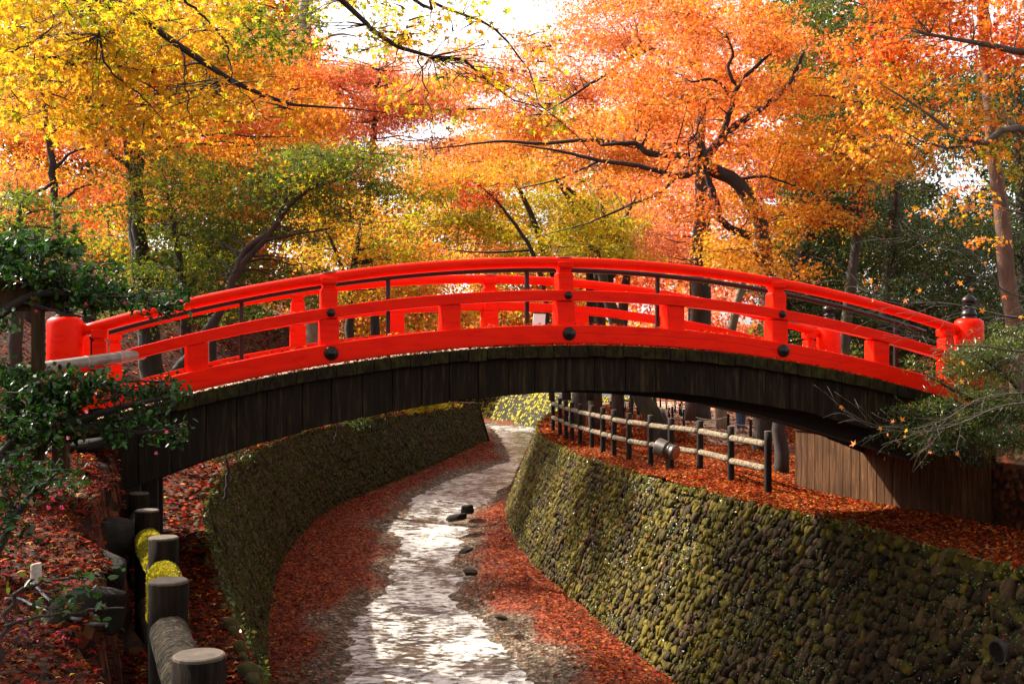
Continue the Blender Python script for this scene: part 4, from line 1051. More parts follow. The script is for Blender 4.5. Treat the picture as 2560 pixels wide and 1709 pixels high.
# ------------------------------------------------------------------ lamps, pipe, cables, stakes, sign, rocks
def floodlight(name, label, base, aim, rad, length, hpost):
    root = empty(name, base, label, 'lamp')
    base = Vector(base); c = base + Vector((0, 0, hpost)); ax = Vector(aim).normalized()
    mb = MB(); mb.tube([base + Vector((0, 0, -.15)), base + Vector((0, 0, hpost * .75))], .032, 10); mb.build('stand', M['lamp'], root)
    s = c - ax * length * .5
    mb = MB(); mb.lathe(s, [(rad * .72, 0), (rad * .98, .01), (rad * 1.0, length * .06), (rad * .92, length * .5), (rad * .93, length * .52), (rad * .80, length * .54), (rad * .78, length * .66), (rad * .80, length * .67), (rad * .78, length * .69), (rad * .76, length * .82), (rad * .80, length * .84), (rad * .80, length * .97), (rad * .74, length)], 28, ax)
    h = mb.build('housing', M['lamp'], root, smooth=True, bevel=0)
    mb = MB(); mb.lathe(s + ax * (length + .001), [(rad * .73, 0), (rad * .71, .004), (.002, .006)], 24, ax); mb.build('lens', M['lens'], h)
    side = ax.cross(Vector((0, 0, 1))).normalized(); mb = MB()
    for k in (-1, 1):
        mb.tube([base + Vector((0, 0, hpost * .72)), base + Vector((0, 0, hpost * .8)) + side * k * rad * .9, c + side * k * rad * .95], .014, 6)
    mb.build('bracket', M['lamp'], root)
    return root


b0 = at(667, 473, 20.2); b0.z = BANK + .06
floodlight('floodlight', 'dark brown drum floodlight on a short stand by the rail fence', b0, (.72, -.62, -.22), .165, .40, .36)
b1 = at(661, 428, 29.5); b1.z = BANK
floodlight('floodlight', 'small dark floodlight behind the leaning trunk beyond the fence', b1, (.4, .3, -.6), .17, .32, .45)
b2 = at(614, 409, 40); b2.z = BANK
floodlight('floodlight', 'small tilted lamp far back beside a trunk, face bright', b2, (-.5, -.4, .5), .2, .3, .4)
# drain pipe mouth
pc_ = Vector((4.86, 11.12, -2.93)); ax = Vector((-.93, -.30, -.08)).normalized()
root = empty('drain_pipe', pc_, 'dark clay drain pipe mouth sticking out of the cobble wall', 'pipe')
mb = MB(); mb.lathe(pc_ - ax * .25, [(.108, 0), (.108, .33), (.122, .34), (.122, .40), (.104, .402), (.085, .395), (.085, .05), (.002, .04)], 28, ax); mb.build('pipe_body', M['pipe'], root, smooth=False)
mb = MB(); mb.lathe(pc_ + ax * .152, [(.106, 0), (.104, .006), (.09, .006), (.087, 0)], 28, ax); mb.build('rim', M['rock'], root)
# pale wooden peg
def tpt(px, py, dz=0.0):      # point on the left terrace seen at a pixel
    for d in np.linspace(3, 14, 800):
        p = at(px, py, d)
        if p.z < z_left(np.array([p.x]), np.array([p.y]))[0]: return p + Vector((0, 0, dz))
    return at(px, py, 8)
p = tpt(36, 584); mb = MB(); root = empty('wooden_peg', p, 'pale slant cut wooden peg standing in the leaves', 'peg')
mb.lathe(p - Vector((0, 0, .1)), [(.030, 0), (.031, .14), (.030, .22)], 16); mb.v = [(x, y, z + (.18 * (x - p.x) if z > p.z + .05 else 0)) for x, y, z in mb.v]; mb.build('shaft', M['pale'], root, bevel=.003)
mb = MB(); mb.lathe(p + Vector((0, 0, .1215)), [(.028, 0), (.002, .001)], 16); mb.v = [(x, y, z + .18 * (x - p.x)) for x, y, z in mb.v]; mb.build('cut_face', M['pale'], root)
# grey conduits lying in the leaves
def cable(label, pix, r=.011):
    pts = [tpt(a, b, .015) for a, b in pix]; c = crom([tuple(q) for q in pts], 40)
    mb = MB(); mb.tube([Vector(q) for q in c], r, 7); tag(mb.build('conduit', M['cable'], smooth=True), label, 'cable')
z6 = lambda pts: [(x * .1554, 440 + y * .1554) for x, y in pts]
cable('grey conduit loop lying nearest the wooden peg on the leaves', z6([(30, 1040), (120, 1035), (230, 1090), (330, 1120), (420, 1150), (520, 1170), (690, 1165)]))
cable('grey conduit running behind the sprig towards the log fence', z6([(215, 935), (280, 1010), (350, 1060), (520, 1110), (630, 1155)]))
cable('short grey conduit ending at the fence post', z6([(560, 1198), (650, 1200), (735, 1200), (800, 1240), (840, 1265)]))
# sign seen from behind
root = empty('signboard', at(38, 458, 8.3), 'dark wooden signboard seen from behind over the camellia', 'sign')
mb = MB(); d = 8.3; xl, xr = (33 - 512) / F * d, (43 - 512) / F * d; mb.box(xl, xr, d - .04, d + .04, -1.6, (HZ - 280) / F * d)
mb.build('post', M['signwood'], root, bevel=.006)
mb = MB(); d2 = 8.9; xl2, xr2 = (54 - 512) / F * d2, (68 - 512) / F * d2; mb.box(xl2, xr2, d2 - .05, d2 + .05, -1.6, -.45); mb.build('post', M['signwood'], root, bevel=.006)
mb = MB(); mb.box((-60 - 512) / F * 8.25, (57 - 512) / F * 8.25, 8.345, 8.375, (HZ - 311) / F * 8.36, (HZ - 282) / F * 8.36); mb.build('board', M['signwood'], root, bevel=.004)
mb = MB(); mb.box((-60 - 512) / F * 8.25, (59 - 512) / F * 8.25, 8.30, 8.344, (HZ - 284) / F * 8.3, (HZ - 279) / F * 8.3); mb.build('top_batten', M['signwood'], root, bevel=.004)
# rocks
def rock(label, c, r, seed, group=None, name='rock', m='rock', cat='rock'):
    rg = np.random.default_rng(seed); bm = bmesh.new(); bmesh.ops.create_icosphere(bm, subdivisions=4, radius=1)
    ph = rg.uniform(0, 6.28, (4, 3)); fr_ = rg.uniform(1.2, 3.4, (4, 3))
    planes = [Vector(rg.normal(0, 1, 3)).normalized() for _ in range(9)]
    for v in bm.verts:
        k = 1 + sum(.09 / (1 + .3 * i) * math.sin(v.co.x * fr_[i, 0] + ph[i, 0]) * math.cos(v.co.y * fr_[i, 1] + ph[i, 1]) + .05 * math.sin(v.co.z * fr_[i, 2] * 1.7 + ph[i, 2]) for i in range(4))
        q = v.co * k
        for pl in planes:
            dd = q.dot(pl) - .78
            if dd > 0: q = q - pl * dd * .85
        v.co = Vector((math.copysign(abs(q.x) ** .75, q.x) * r[0], math.copysign(abs(q.y) ** .75, q.y) * r[1], math.copysign(abs(q.z) ** .75, q.z) * r[2]))
    me = bpy.data.meshes.new(name); bm.to_mesh(me); bm.free()
    me.polygons.foreach_set('use_smooth', np.ones(len(me.polygons), dtype=bool))
    o = link(name, me, M[m]); o.location = c; o.rotation_euler = (rg.uniform(-.2, .2), rg.uniform(-.2, .2), rg.uniform(0, 3))
    return tag(o, label, cat, group)


rock('tall dark boulder under the bridge end beside the fence', at(91, 494, 9.5), (.15, .24, .27), 1)
rock('flat slab rock with leaves on top under the bridge end', at(80, 446, 10.2), (.24, .25, .07), 2)
rock('long low rock edging the leaf covered terrace', at(94, 536, 8.2), (.14, .40, .15), 3)
rock('squared dark rock edging the terrace behind the camellia sprig', at(94, 572, 7.2), (.13, .34, .17), 4)
rock('half buried rock at the terrace edge near the conduit', at(92, 612, 6.3), (.11, .30, .15), 5)
rock('upper mossy rock leaning on the tall dark boulder', at(76, 518, 8.9), (.13, .2, .15), 9)
rock('small wet stone standing in the stream', at(467, 509, 29.5), (.17, .2, .13), 6)
rock('flat brown stone at the water edge behind the small wet stone', at(456, 517, 27.9), (.28, .25, .09), 7)
for i, (px, py, d, label) in enumerate([(466, 550, 23.6, 'low dark stone at the right shore, middle of the stream'), (471, 572, 22.2, 'flat dark stone at the right shore in the leaves'), (501, 617, 19.4, 'flat dark stone nearest the viewer on the right shore'), (309, 672, 17.4, 'pale stone on the leafy left shore')]):
    rock(label, at(px, py, d), (.15, .12, .045) if i < 3 else (.07, .05, .03), 20 + i, m='rock' if i < 3 else 'pale')

# ------------------------------------------------------------------ people on the far path
def person(label, px, py, d, h, coat, trouser, shoe, walk=.1, yaw=0.0):
    base = at(px, py, d); base.z = BANK + .03
    root = empty('person', base, label, 'person', None, yaw)
    s = h / 1.7
    def skin(name, chains, m, rootv=0):
        vs, es, rs = [], [], []
        index = {}
        for ch in chains:
            prev = None
            for (p, r) in ch:
                key = tuple(round(c, 3) for c in p)
                if key not in index:
                    index[key] = len(vs); vs.append(Vector(p) * s); rs.append(r * s)
                if prev is not None and prev != index[key]: es.append((prev, index[key]))
                prev = index[key]
        me = bpy.data.meshes.new(name); me.from_pydata(vs, es, []); o = link(name, me, m, root, local=True)
        md = o.modifiers.new('skin', 'SKIN'); md.use_smooth_shade = True
        for i, v in enumerate(me.skin_vertices[0].data): v.radius = (rs[i], rs[i]); v.use_root = (i == rootv)
        o.modifiers.new('sub', 'SUBSURF').levels = 1; o.modifiers['sub'].render_levels = 1
        return o
    pel = ((0, 0, .92), .125)
    def leg(k): return [pel, ((.085 * k, walk * k * .15, .86), .095), ((.10 * k, walk * k * .6, .50), .065), ((.105 * k, walk * k, .10), .045), ((.105 * k, walk * k, .045), .042), ((.11 * k, walk * k - .14, .03), .034)]
    def arm(k): return [((0, 0, 1.36), .10), ((.17 * k, 0, 1.38), .062), ((.21 * k, .02, 1.12), .045), ((.22 * k, -.05, .88), .034), ((.22 * k, -.08, .80), .03)]
    torso = [pel, ((0, 0, 1.12), .13), ((0, 0, 1.36), .10), ((0, 0, 1.46), .055), ((0, -.01, 1.56), .085), ((0, -.01, 1.66), .075)]
    sk = noise_mat('skin', [(.3, (.45, .26, .18)), (.7, (.52, .31, .22))], bumps=0)
    skin('body', [torso, leg(1), leg(-1), arm(1), arm(-1)], sk)
    g = lambda ch, a: [(p, r + a) for p, r in ch]
    skin('trousers', [g(leg(1)[:4], .012), g(leg(-1)[:4], .012)], trouser)
    skin('coat', [g(torso[:3], .022), g(arm(1)[:4], .016), g(arm(-1)[:4], .016)], coat)
    for k in (1, -1): skin('shoe', [g(leg(k)[3:], .012)], shoe)
    hair = noise_mat('dark_hair', [(.3, (.01, .008, .006)), (.7, (.03, .02, .015))], bumps=0)
    skin('hair', [[((0, .03, 1.60), .085), ((0, .02, 1.68), .08)]], hair)


mm = lambda n, c: noise_mat(n, [(.3, tuple(x * .7 for x in c)), (.7, c)], bumps=.1)
denim, blackc, navy, tan, pinkc, coatc = mm('denim', (.05, .09, .17)), mm('black_cloth', (.012, .012, .014)), mm('navy_cloth', (.02, .025, .05)), mm('tan_leather', (.20, .09, .04)), mm('pink_shoe', (.5, .08, .14)), mm('beige_coat', (.3, .24, .17))
person('person in blue jeans and brown boots standing behind the rail fence', 741, 434, 29.4, 1.66, coatc, denim, tan, .06, .4)
person('person in black trousers walking on the far sandy path', 651, 409, 41, 1.72, navy, blackc, blackc, .22, 1.2)
person('person in dark trousers and pink shoes beside the leaning trunk', 635, 418, 35.5, 1.62, blackc, blackc, pinkc, .08, -.3)

# ------------------------------------------------------------------ trees and shrubs
GAPS = [(330, 26, 30, 42), (435, 16, 90, 34), (520, 14, 50, 26), (376, 148, 15, 24), (412, 198, 22, 14), (398, 172, 12, 10), (455, 90, 9, 7), (640, 120, 12, 9), (690, 72, 10, 12)]
def gapped(px, py, g=GAPS, grow=1.0):
    return any(((px - a) / (c * grow)) ** 2 + ((py - b) / (d * grow)) ** 2 < 1 for a, b, c, d in g)


def cl(x0, x1, y0, y1, d0, d1, n, rx, rz, palette, cov=1.3, size=.045, seed=0, gaps=GAPS, ry=None):
    """n foliage pads spread over a part of a crown"""
    rg = np.random.default_rng(abs(seed + int(x0 * 7 + y0 * 13 + d0))); out = []; k = 0; tries = 0
    while k < n and tries < n * 8:
        tries += 1
        px, py, d = rg.uniform(x0, x1), rg.uniform(y0, y1), d0 + (d1 - d0) * rg.uniform(0, 1) ** .75
        if gaps and gapped(px, py, gaps, 1.12): continue
        a = rx * rg.uniform(.7, 1.5) * 1.1; b = rz * rg.uniform(.5, 1.2)
        am, bm_ = a * d / F, b * d / F
        cnt = int(cov * 2.0 * math.pi * am * bm_ / (.65 * size * size))
        out.append((px, py, d, a, b, (ry or am * .8), max(12, cnt), palette)); k += 1
    return out


def st(d, *pts):
    """stem through picture points at distance d: (px,py,radius)"""
    return [(q[0], q[1], d if len(q) < 4 else q[3], q[2]) for q in pts]


P_gold = dict(gold=4, yellow=2.5, ygreen=3, amber=2)
P_amber = dict(amber=3, orange=3.5, gold=1.2, dorange=1, ygreen=.6)
P_orange = dict(orange=4, dorange=2.5, amber=1.2, salmon=3)
P_salm = dict(salmon=4, pink=3, orange=2)
P_olive = dict(olive=4, green=4, ygreen=1.2, gold=.2)
P_yg = dict(ygreen=4, yellow=2.5, gold=2, olive=1)
P_red = dict(red=6, crimson=1, pink=1)
P_ever = dict(ever=4, ever2=2, green=.8)
P_dor = dict(dorange=4, orange=3, red=.8, amber=1)

# --- overhanging near boughs
tree('maple_tree', 'yellow leaved maple reaching in from the upper left with one long dark bough', 'tree',
     [[((-7.6, 6.5, -1.6), .2), ((-7.2, 7, 1.5), .17), ((-6.2, 7.8, 3.2), .12), ((-5.0, 8.4, 3.1), .085), (105, 2, 9, 0.0341), (160, 32, 9.1, 0.02976), (205, 65, 9.2, 0.0248), (255, 92, 9.3, 0.0186), (300, 106, 9.4, 0.0124), (345, 107, 9.5, 0.00744), (385, 113, 9.6, 0.00372)],
      [(95, -8, 9, 0.0186), (88, 6, 9, 0.01488), (98, 30, 9, 0.0124), (103, 55, 9, 0.01054), (115, 76, 9, 0.00806), (142, 97, 9.1, 0.00558), (165, 120, 9.1, 0.0031)],
      [(180, 48, 9.1, 0.00992), (184, 62, 9, 0.00744), (186, 88, 9, 0.00558), (190, 115, 9, 0.00434), (206, 138, 9, 0.00248)],
      [(180, -4, 9, 0.0124), (198, 12, 9.1, 0.00992), (215, 28, 9.1, 0.00868), (228, 52, 9.2, 0.00744), (230, 75, 9.2, 0.0062), (250, 100, 9.2, 0.00372), (270, 122, 9.2, 0.00248)],
      [(-5, 60, 9, 0.00992), (20, 48, 9, 0.00744), (50, 30, 9, 0.00496), (52, 10, 9, 0.00372)]],
     cl(-15, 150, -25, 70, 8.4, 10.5, 26, 34, 12, P_gold, .9) + cl(60, 240, -15, 120, 8.6, 10.6, 30, 32, 12, P_gold, .85, seed=3) + cl(0, 200, 60, 150, 8.8, 11, 16, 30, 10, dict(gold=3, amber=3, ygreen=1.5), .7, seed=5)
     + cl(225, 340, 60, 120, 9, 10, 6, 26, 9, P_amber, .6, seed=6),
     .043, STAR, 'leaf', 'bark', spread=.26, per=20, limbs=True, limb_r=.012, twigs=3, seed=1, flat=.22)
tree('maple_tree', 'thin leaved yellow green maple boughs hanging in against the white sky', 'tree',
     [[((-5.8, 4.4, -1.4), .2), ((-5.0, 5.2, 3.4), .15), ((-3.6, 7.0, 4.6), .09), (342, -3, 9.5, 0.02604), (362, 22, 9.5, 0.02232), (392, 42, 9.6, 0.0186), (418, 55, 9.6, 0.01612), (462, 58, 9.7, 0.0124), (484, 72, 9.8, 0.00992), (493, 90, 9.8, 0.00806), (515, 100, 9.9, 0.00558), (545, 108, 10, 0.0031)],
      [((-3.6, 7.0, 4.6), .05), (400, -12, 9.8, 0.01736), (430, 1, 9.8, 0.01488), (470, 17, 9.9, 0.0124), (488, 24, 9.9, 0.01116), (500, 34, 9.9, 0.00992), (517, 54, 10, 0.00806), (531, 73, 10, 0.00682), (537, 100, 10, 0.00558), (567, 126, 10.1, 0.00434), (590, 152, 10.1, 0.00248)],
      [(418, 55, 9.6, 0.00744), (424, 80, 9.6, 0.0062), (430, 110, 9.6, 0.00434), (434, 150, 9.6, 0.00248)]],
     cl(345, 410, -10, 55, 9, 10.2, 12, 20, 9, P_yg, .65, gaps=None) + cl(380, 560, 20, 110, 9.4, 10.4, 26, 22, 8, dict(ygreen=3, gold=3, amber=3, olive=.6), .45, seed=2, gaps=None) + cl(430, 480, -10, 20, 9.4, 10, 4, 18, 7, P_yg, .5, gaps=None)
     + cl(240, 305, 10, 62, 9.5, 11, 9, 26, 10, dict(olive=4, green=1, ygreen=2), .9, seed=9, gaps=None) + cl(540, 590, 100, 150, 10, 10.4, 3, 18, 7, P_yg, .5, gaps=None),
     .040, STAR, 'leaf', 'bark', spread=.22, per=14, limb_r=.010, twigs=3, seed=2, flat=.25)
# --- left side
tree('maple_tree', 'tall twin trunked maple with amber crown on the left bank', 'tree',
     [st(20, (164, 450, .22), (152, 368, .21), (144, 300, .175), (137, 230, .15), (133, 170, .13), (127, 110, .10), (122, 60, .07), (118, 5, .04)),
      st(19.9, (147, 320, .13), (140, 240, .115), (138, 180, .105), (141, 130, .09), (150, 80, .06), (166, 20, .03)),
      st(19.9, (133, 170, .05), (110, 150, .045), (95, 120, .035), (85, 95, .02)), st(19.9, (141, 130, .05), (160, 105, .04), (185, 85, .02))],
     cl(10, 250, -20, 120, 18.5, 20.6, 42, 38, 12, dict(amber=3, gold=2, orange=2, ygreen=2.5, olive=.8), .8) + cl(150, 330, 50, 150, 18.8, 20.5, 16, 34, 11, P_amber, .8, seed=2),
     .048, STAR3, 'leaf', 'bark', spread=.45, seed=3)
tree('maple_tree', 'slim single trunk maple with level side twigs, amber leaved', 'tree',
     [st(18, (64, 400, .085), (61, 300, .075), (58, 240, .068), (55, 200, .062), (51, 155, .055), (46, 115, .046), (42, 88, .036), (37, 66, .02)),
      st(18, (57, 205, .03), (75, 190, .022), (95, 182, .012)), st(18, (53, 170, .03), (72, 152, .02), (98, 146, .01)), st(18, (49, 135, .025), (68, 120, .018), (92, 108, .01)), st(18, (56, 180, .03), (40, 190, .025), (15, 200, .02), (-10, 215, .015))],
     cl(-10, 125, 70, 200, 17, 20, 26, 30, 8, dict(amber=3, orange=3, gold=2, salmon=.7), .65), .046, STAR3, 'leaf', 'bark', spread=.4, seed=4, limb_r=.02)
tree('maple_tree', 'leaning olive green maple with forked trunk behind the left half of the bridge', 'tree',
     [st(17, (150, 420, .10), (170, 380, .085), (200, 342, .074), (222, 306, .066), (238, 270, .058), (264, 240, .048), (290, 205, .038), (314, 187, .03), (345, 178, .02)),
      st(17, (236, 274, .06), (246, 250, .055), (275, 226, .045), (285, 200, .03), (300, 180, .015)), st(17, (264, 240, .03), (290, 235, .022), (330, 228, .012))],
     cl(235, 390, 148, 225, 15.8, 18.5, 26, 34, 9, P_olive, .95, gaps=None) + cl(200, 345, 215, 300, 17, 19, 22, 32, 7, P_olive, .85, seed=3), .044, STAR3, 'leaf', 'bark', spread=.42, seed=5, flat=.12)
tree('maple_tree', 'low spreading olive maple in front of the twin trunks', 'tree',
     [st(19, (190, 430, .1), (186, 340, .09), (183, 290, .08), (176, 240, .06), (170, 200, .03)), st(19, (185, 300, .05), (205, 260, .04), (235, 235, .02))],
     cl(120, 270, 150, 215, 17.5, 20.5, 20, 36, 8, dict(olive=4, ygreen=2, green=1.5, gold=1), .9) + cl(100, 290, 225, 315, 18, 21, 34, 36, 7, P_olive, .95, seed=2), .044, STAR3, 'leaf', 'bark', spread=.45, seed=6, flat=.12)
tree('maple_tree', 'dull green maple at the far left edge above the camellia', 'tree',
     [st(15, (12, 420, .1), (16, 320, .09), (18, 250, .07), (22, 200, .04))], cl(-15, 75, 192, 245, 14, 16.5, 13, 32, 9, dict(olive=4, green=2, ygreen=1), .95), .044, STAR3, 'leaf', 'bark', spread=.4, seed=7)
tree('maple_tree', 'orange maple with a thin straight trunk between the twin trunks and the pale trunk', 'tree',
     [st(33, (214, 420, .13), (212, 330, .12), (210, 250, .11), (213, 150, .09), (212, 80, .07), (214, 20, .04))], cl(140, 350, 40, 200, 31, 34, 40, 36, 12, P_orange, .95) + cl(250, 360, 100, 190, 31, 33, 12, 30, 10, P_amber, .8, seed=4), .052, STAR3, 'leaf', 'bark', spread=.55, seed=8)
tree('maple_tree', 'bushy amber maple just right of the leaning olive one', 'tree',
     [st(24, (350, 420, .1), (350, 320, .09), (352, 270, .07), (362, 225, .04)), st(24, (351, 290, .05), (335, 250, .04), (325, 225, .02))], cl(305, 425, 200, 300, 22.5, 25.5, 30, 28, 8, dict(amber=3, gold=2, orange=2, ygreen=2, olive=1), .95), .05, STAR3, 'leaf', 'bark', spread=.45, seed=9)
tree('maple_tree', 'salmon maple glowing behind the sky gap', 'tree',
     [st(37, (378, 400, .16), (374, 300, .15), (370, 200, .13), (374, 130, .1), (380, 70, .05))], cl(280, 480, 70, 150, 34, 40, 30, 30, 9, P_salm, .85) + cl(345, 470, 42, 78, 35, 39, 9, 16, 7, P_salm, .6, seed=5, gaps=None) + cl(255, 320, 30, 90, 34, 38, 10, 24, 9, P_salm, .8, seed=2), .07, STAR3, 'leaf', 'bark', spread=.7, seed=10)
tree('tall_tree', 'very tall thick pale trunk rising into the white sky', 'tree',
     [st(36, (318, 420, .34), (312, 250, .30), (307, 120, .26), (305, 60, .24), (305, 20, .22), (310, -40, .2), (312, -120, .16)), st(36, (305, 60, .07), (318, 42, .055), (338, 34, .04), (356, 36, .02)), st(36, (306, 100, .06), (330, 82, .04), (345, 70, .02))],
     cl(280, 322, 20, 80, 35, 37, 6, 18, 8, P_salm, .6, gaps=None) + cl(300, 380, -130, -70, 34, 38, 8, 36, 14, P_orange, .9, gaps=None), .07, STAR3, 'leaf', 'barkpale', spread=.6, seed=11)
tree('maple_tree', 'rust red maple on the far left slope', 'tree',
     [st(29, (28, 330, .13), (28, 260, .11), (24, 190, .09), (30, 130, .05)), st(29, (28, 260, .07), (45, 225, .06), (62, 190, .03)), st(29, (28, 250, .06), (8, 225, .05), (-8, 210, .03))],
     cl(-15, 130, 110, 225, 27, 32, 30, 32, 9, dict(salmon=3, orange=3, dorange=2, red=.6), .85), .055, STAR3, 'leaf', 'bark', spread=.55, seed=12)
tree('maple_tree', 'small orange maple lit up between the two left trunks', 'tree',
     [st(25, (112, 400, .08), (112, 300, .07), (110, 250, .05), (108, 215, .03))], cl(88, 132, 205, 275, 24, 26, 10, 22, 8, P_amber, 1.0), .05, STAR3, 'leaf', 'bark', spread=.4, seed=13)
# --- middle
tree('maple_tree', 'yellow green maple of many slim dark stems over the middle of the bridge', 'tree',
     [st(30, (566, 400, .12), (560, 300, .11), (545, 250, .1), (520, 190, .06), (505, 165, .03)), st(30, (590, 400, .12), (590, 300, .1), (588, 250, .09), (572, 205, .07), (552, 172, .03)),
      st(30, (592, 300, .09), (623, 253, .08), (590, 208, .07), (562, 183, .04)), st(30, (545, 250, .06), (500, 228, .05), (450, 222, .03)), st(30, (612, 300, .09), (606, 240, .07), (600, 190, .04)), st(30, (588, 260, .05), (620, 225, .04), (640, 190, .02))],
     cl(410, 625, 160, 262, 27.5, 32, 44, 30, 9, P_yg, .8, gaps=GAPS), .056, STAR3, 'leaf', 'bark', spread=.55, seed=14, limb_r=.03)
tree('maple_tree', 'small bright red maple sprays standing out before the yellow green one', 'tree',
     [st(27, (552, 400, .07), (545, 300, .06), (530, 248, .05), (508, 215, .035), (488, 192, .02), (470, 180, .01)), st(27, (530, 250, .03), (480, 252, .02), (430, 247, .01))],
     cl(462, 502, 170, 206, 26, 27.5, 13, 9, 3.5, dict(red=6, dorange=1.5, pink=1), .9, .05, gaps=None) + cl(404, 446, 236, 256, 26, 27, 8, 10, 3, dict(red=4, dorange=3), .7, .05, gaps=None), .05, STAR3, 'leaf', 'bark', spread=.28, per=14, seed=15, limb_r=.012)
tree('maple_tree', 'tall orange maple with pale bent limb spreading across the top middle', 'tree',
     [st(25, (690, 420, .13), (696, 300, .12), (701, 180, .11), (701, 90, .1), (697, 55, .095), (690, 25, .09), (682, -10, .085), (676, -60, .06)), st(25, (699, 66, .06), (675, 55, .055), (645, 50, .05), (618, 66, .042), (590, 84, .032), (562, 102, .024), (538, 116, .012)),
      st(24, (660, 152, .05), (600, 140, .045), (540, 143, .038), (500, 141, .028), (455, 146, .018), (420, 150, .008)), st(24, (600, 160, .03), (560, 178, .022), (520, 188, .012))],
     cl(440, 690, 70, 165, 25, 29, 34, 34, 9, dict(orange=3, salmon=3, amber=2, dorange=1), .85) + cl(455, 720, 42, 95, 26, 29, 20, 34, 7, dict(orange=3, salmon=5), .8, seed=14, gaps=None) + cl(545, 620, 5, 50, 26, 29, 8, 26, 7, dict(orange=3, salmon=5), .7, seed=15, gaps=None) + cl(560, 740, -20, 60, 24, 29, 26, 34, 10, dict(orange=3, salmon=4, dorange=1), .85, seed=4) + cl(400, 520, 110, 180, 25, 28, 10, 28, 7, dict(orange=3, amber=2, salmon=2), .75, seed=8),
     .050, STAR3, 'leaf', 'barkbrown', spread=.5, seed=16)
tree('maple_tree', 'large orange maple with crooked dark limbs behind the right half of the bridge', 'tree',
     [st(20.3, (783, 476, 0.132), (778, 400, 0.124), (771, 320, 0.132), (764, 245, 0.132), (757, 214, 0.128), (736, 181, 0.124), (706, 166, 0.128), (700, 148, 0.104)),
      st(20.2, (700, 166, 0.096), (718, 142, 0.072), (745, 119, 0.0624), (772, 100, 0.0528), (791, 80, 0.044), (803, 52, 0.0256)),
      st(20.2, (720, 140, 0.06), (731, 108, 0.0528), (737, 86, 0.044), (752, 70, 0.036), (770, 55, 0.024), (790, 45, 0.012)), st(20.2, (737, 86, 0.036), (728, 70, 0.032), (733, 52, 0.024), (726, 35, 0.012)), st(20.2, (733, 100, 0.032), (715, 80, 0.028), (690, 82, 0.016)),
      st(20, (700, 165, 0.068), (680, 176, 0.056), (640, 166, 0.0448), (600, 160, 0.0368), (560, 151, 0.024), (515, 144, 0.0096)), st(20.2, (750, 236, 0.072), (724, 223, 0.064), (714, 195, 0.06), (704, 168, 0.056)),
      st(20.1, (690, 156, 0.06), (678, 155, 0.06), (648, 153, 0.056), (637, 144, 0.048), (622, 143, 0.04), (600, 145, 0.024)), st(20.3, (735, 180, 0.032), (765, 176, 0.0256), (795, 186, 0.0144)), st(20.2, (700, 150, 0.04), (662, 190, 0.032), (628, 205, 0.024), (590, 222, 0.0144), (540, 236, 0.0064))],
     cl(640, 815, -10, 110, 19.6, 23, 34, 32, 10, P_orange, .78) + cl(610, 690, 95, 150, 19.6, 22.5, 10, 28, 8, P_orange, .6, seed=3) + cl(730, 815, 100, 205, 19.8, 22.5, 16, 28, 8, dict(orange=3, amber=3), .6, seed=13) + cl(640, 700, 185, 215, 19, 20.1, 6, 24, 6, P_orange, .7, seed=23) + cl(650, 800, 60, 200, 18.6, 19.7, 16, 20, 5, P_orange, .6, seed=33) + cl(690, 815, 205, 272, 18.8, 22.5, 20, 26, 7, dict(amber=3, orange=3, gold=2), .7, seed=5) + cl(550, 660, 120, 190, 19, 22, 14, 26, 6, P_orange, .5, seed=7),
     .046, STAR, 'leaf', 'bark', spread=.4, seed=17, limb_r=.03)
# --- trees on the right bank seen through the arch
for (lab, d, stem, pads, bk, sd_) in [
    ('mossy trunk leaning by the fence corner, yellow leaves above', 33, ((576, 426, .26), (580, 400, .24), (590, 330, .2), (600, 260, .14), (606, 215, .08)), cl(556, 640, 185, 245, 31, 35, 10, 26, 8, P_yg, .8, .058), 'barkmoss', 31),
    ('brown trunk right beside the mossy trunk at the fence corner', 31, ((596, 430, .2), (595, 390, .19), (600, 320, .16), (606, 260, .1)), cl(570, 640, 215, 262, 29, 32, 8, 24, 7, P_gold, .8, .058), 'barkbrown', 32),
    ('straight trunk with salmon leaves behind the rope barrier', 36, ((618, 424, .22), (618, 390, .2), (622, 320, .17), (630, 250, .1)), cl(600, 700, 205, 270, 34, 38, 14, 26, 8, P_salm, .9, .062), 'barkbrown', 33),
    ('strongly leaning trunk in the middle of the fence stretch', 27, ((667, 444, .24), (653, 415, .22), (639, 390, .21), (622, 340, .18), (606, 290, .13), (596, 250, .08)), cl(545, 640, 222, 262, 26, 28, 8, 24, 7, P_yg, .7, .055), 'barkmoss', 34),
    ('very thick dark trunk behind the ropes', 35, ((698, 424, .42), (698, 400, .39), (699, 330, .36), (702, 230, .28), (704, 150, .2)), cl(640, 730, 175, 265, 33, 36, 14, 26, 8, P_salm, .9, .062), 'bark', 35),
    ('slender grey trunk between the thick dark trunk and the blue jeans', 31, ((722, 432, .17), (722, 400, .16), (732, 330, .13), (745, 270, .08)), cl(715, 800, 225, 295, 29, 32, 10, 26, 8, dict(amber=3, gold=2, ygreen=2), .8, .058), 'barkpale', 36)]:
    tree('maple_tree', lab, 'tree', [st(d, *stem)], pads, .058, STAR3, 'leaf', bk, spread=.5, seed=sd_)
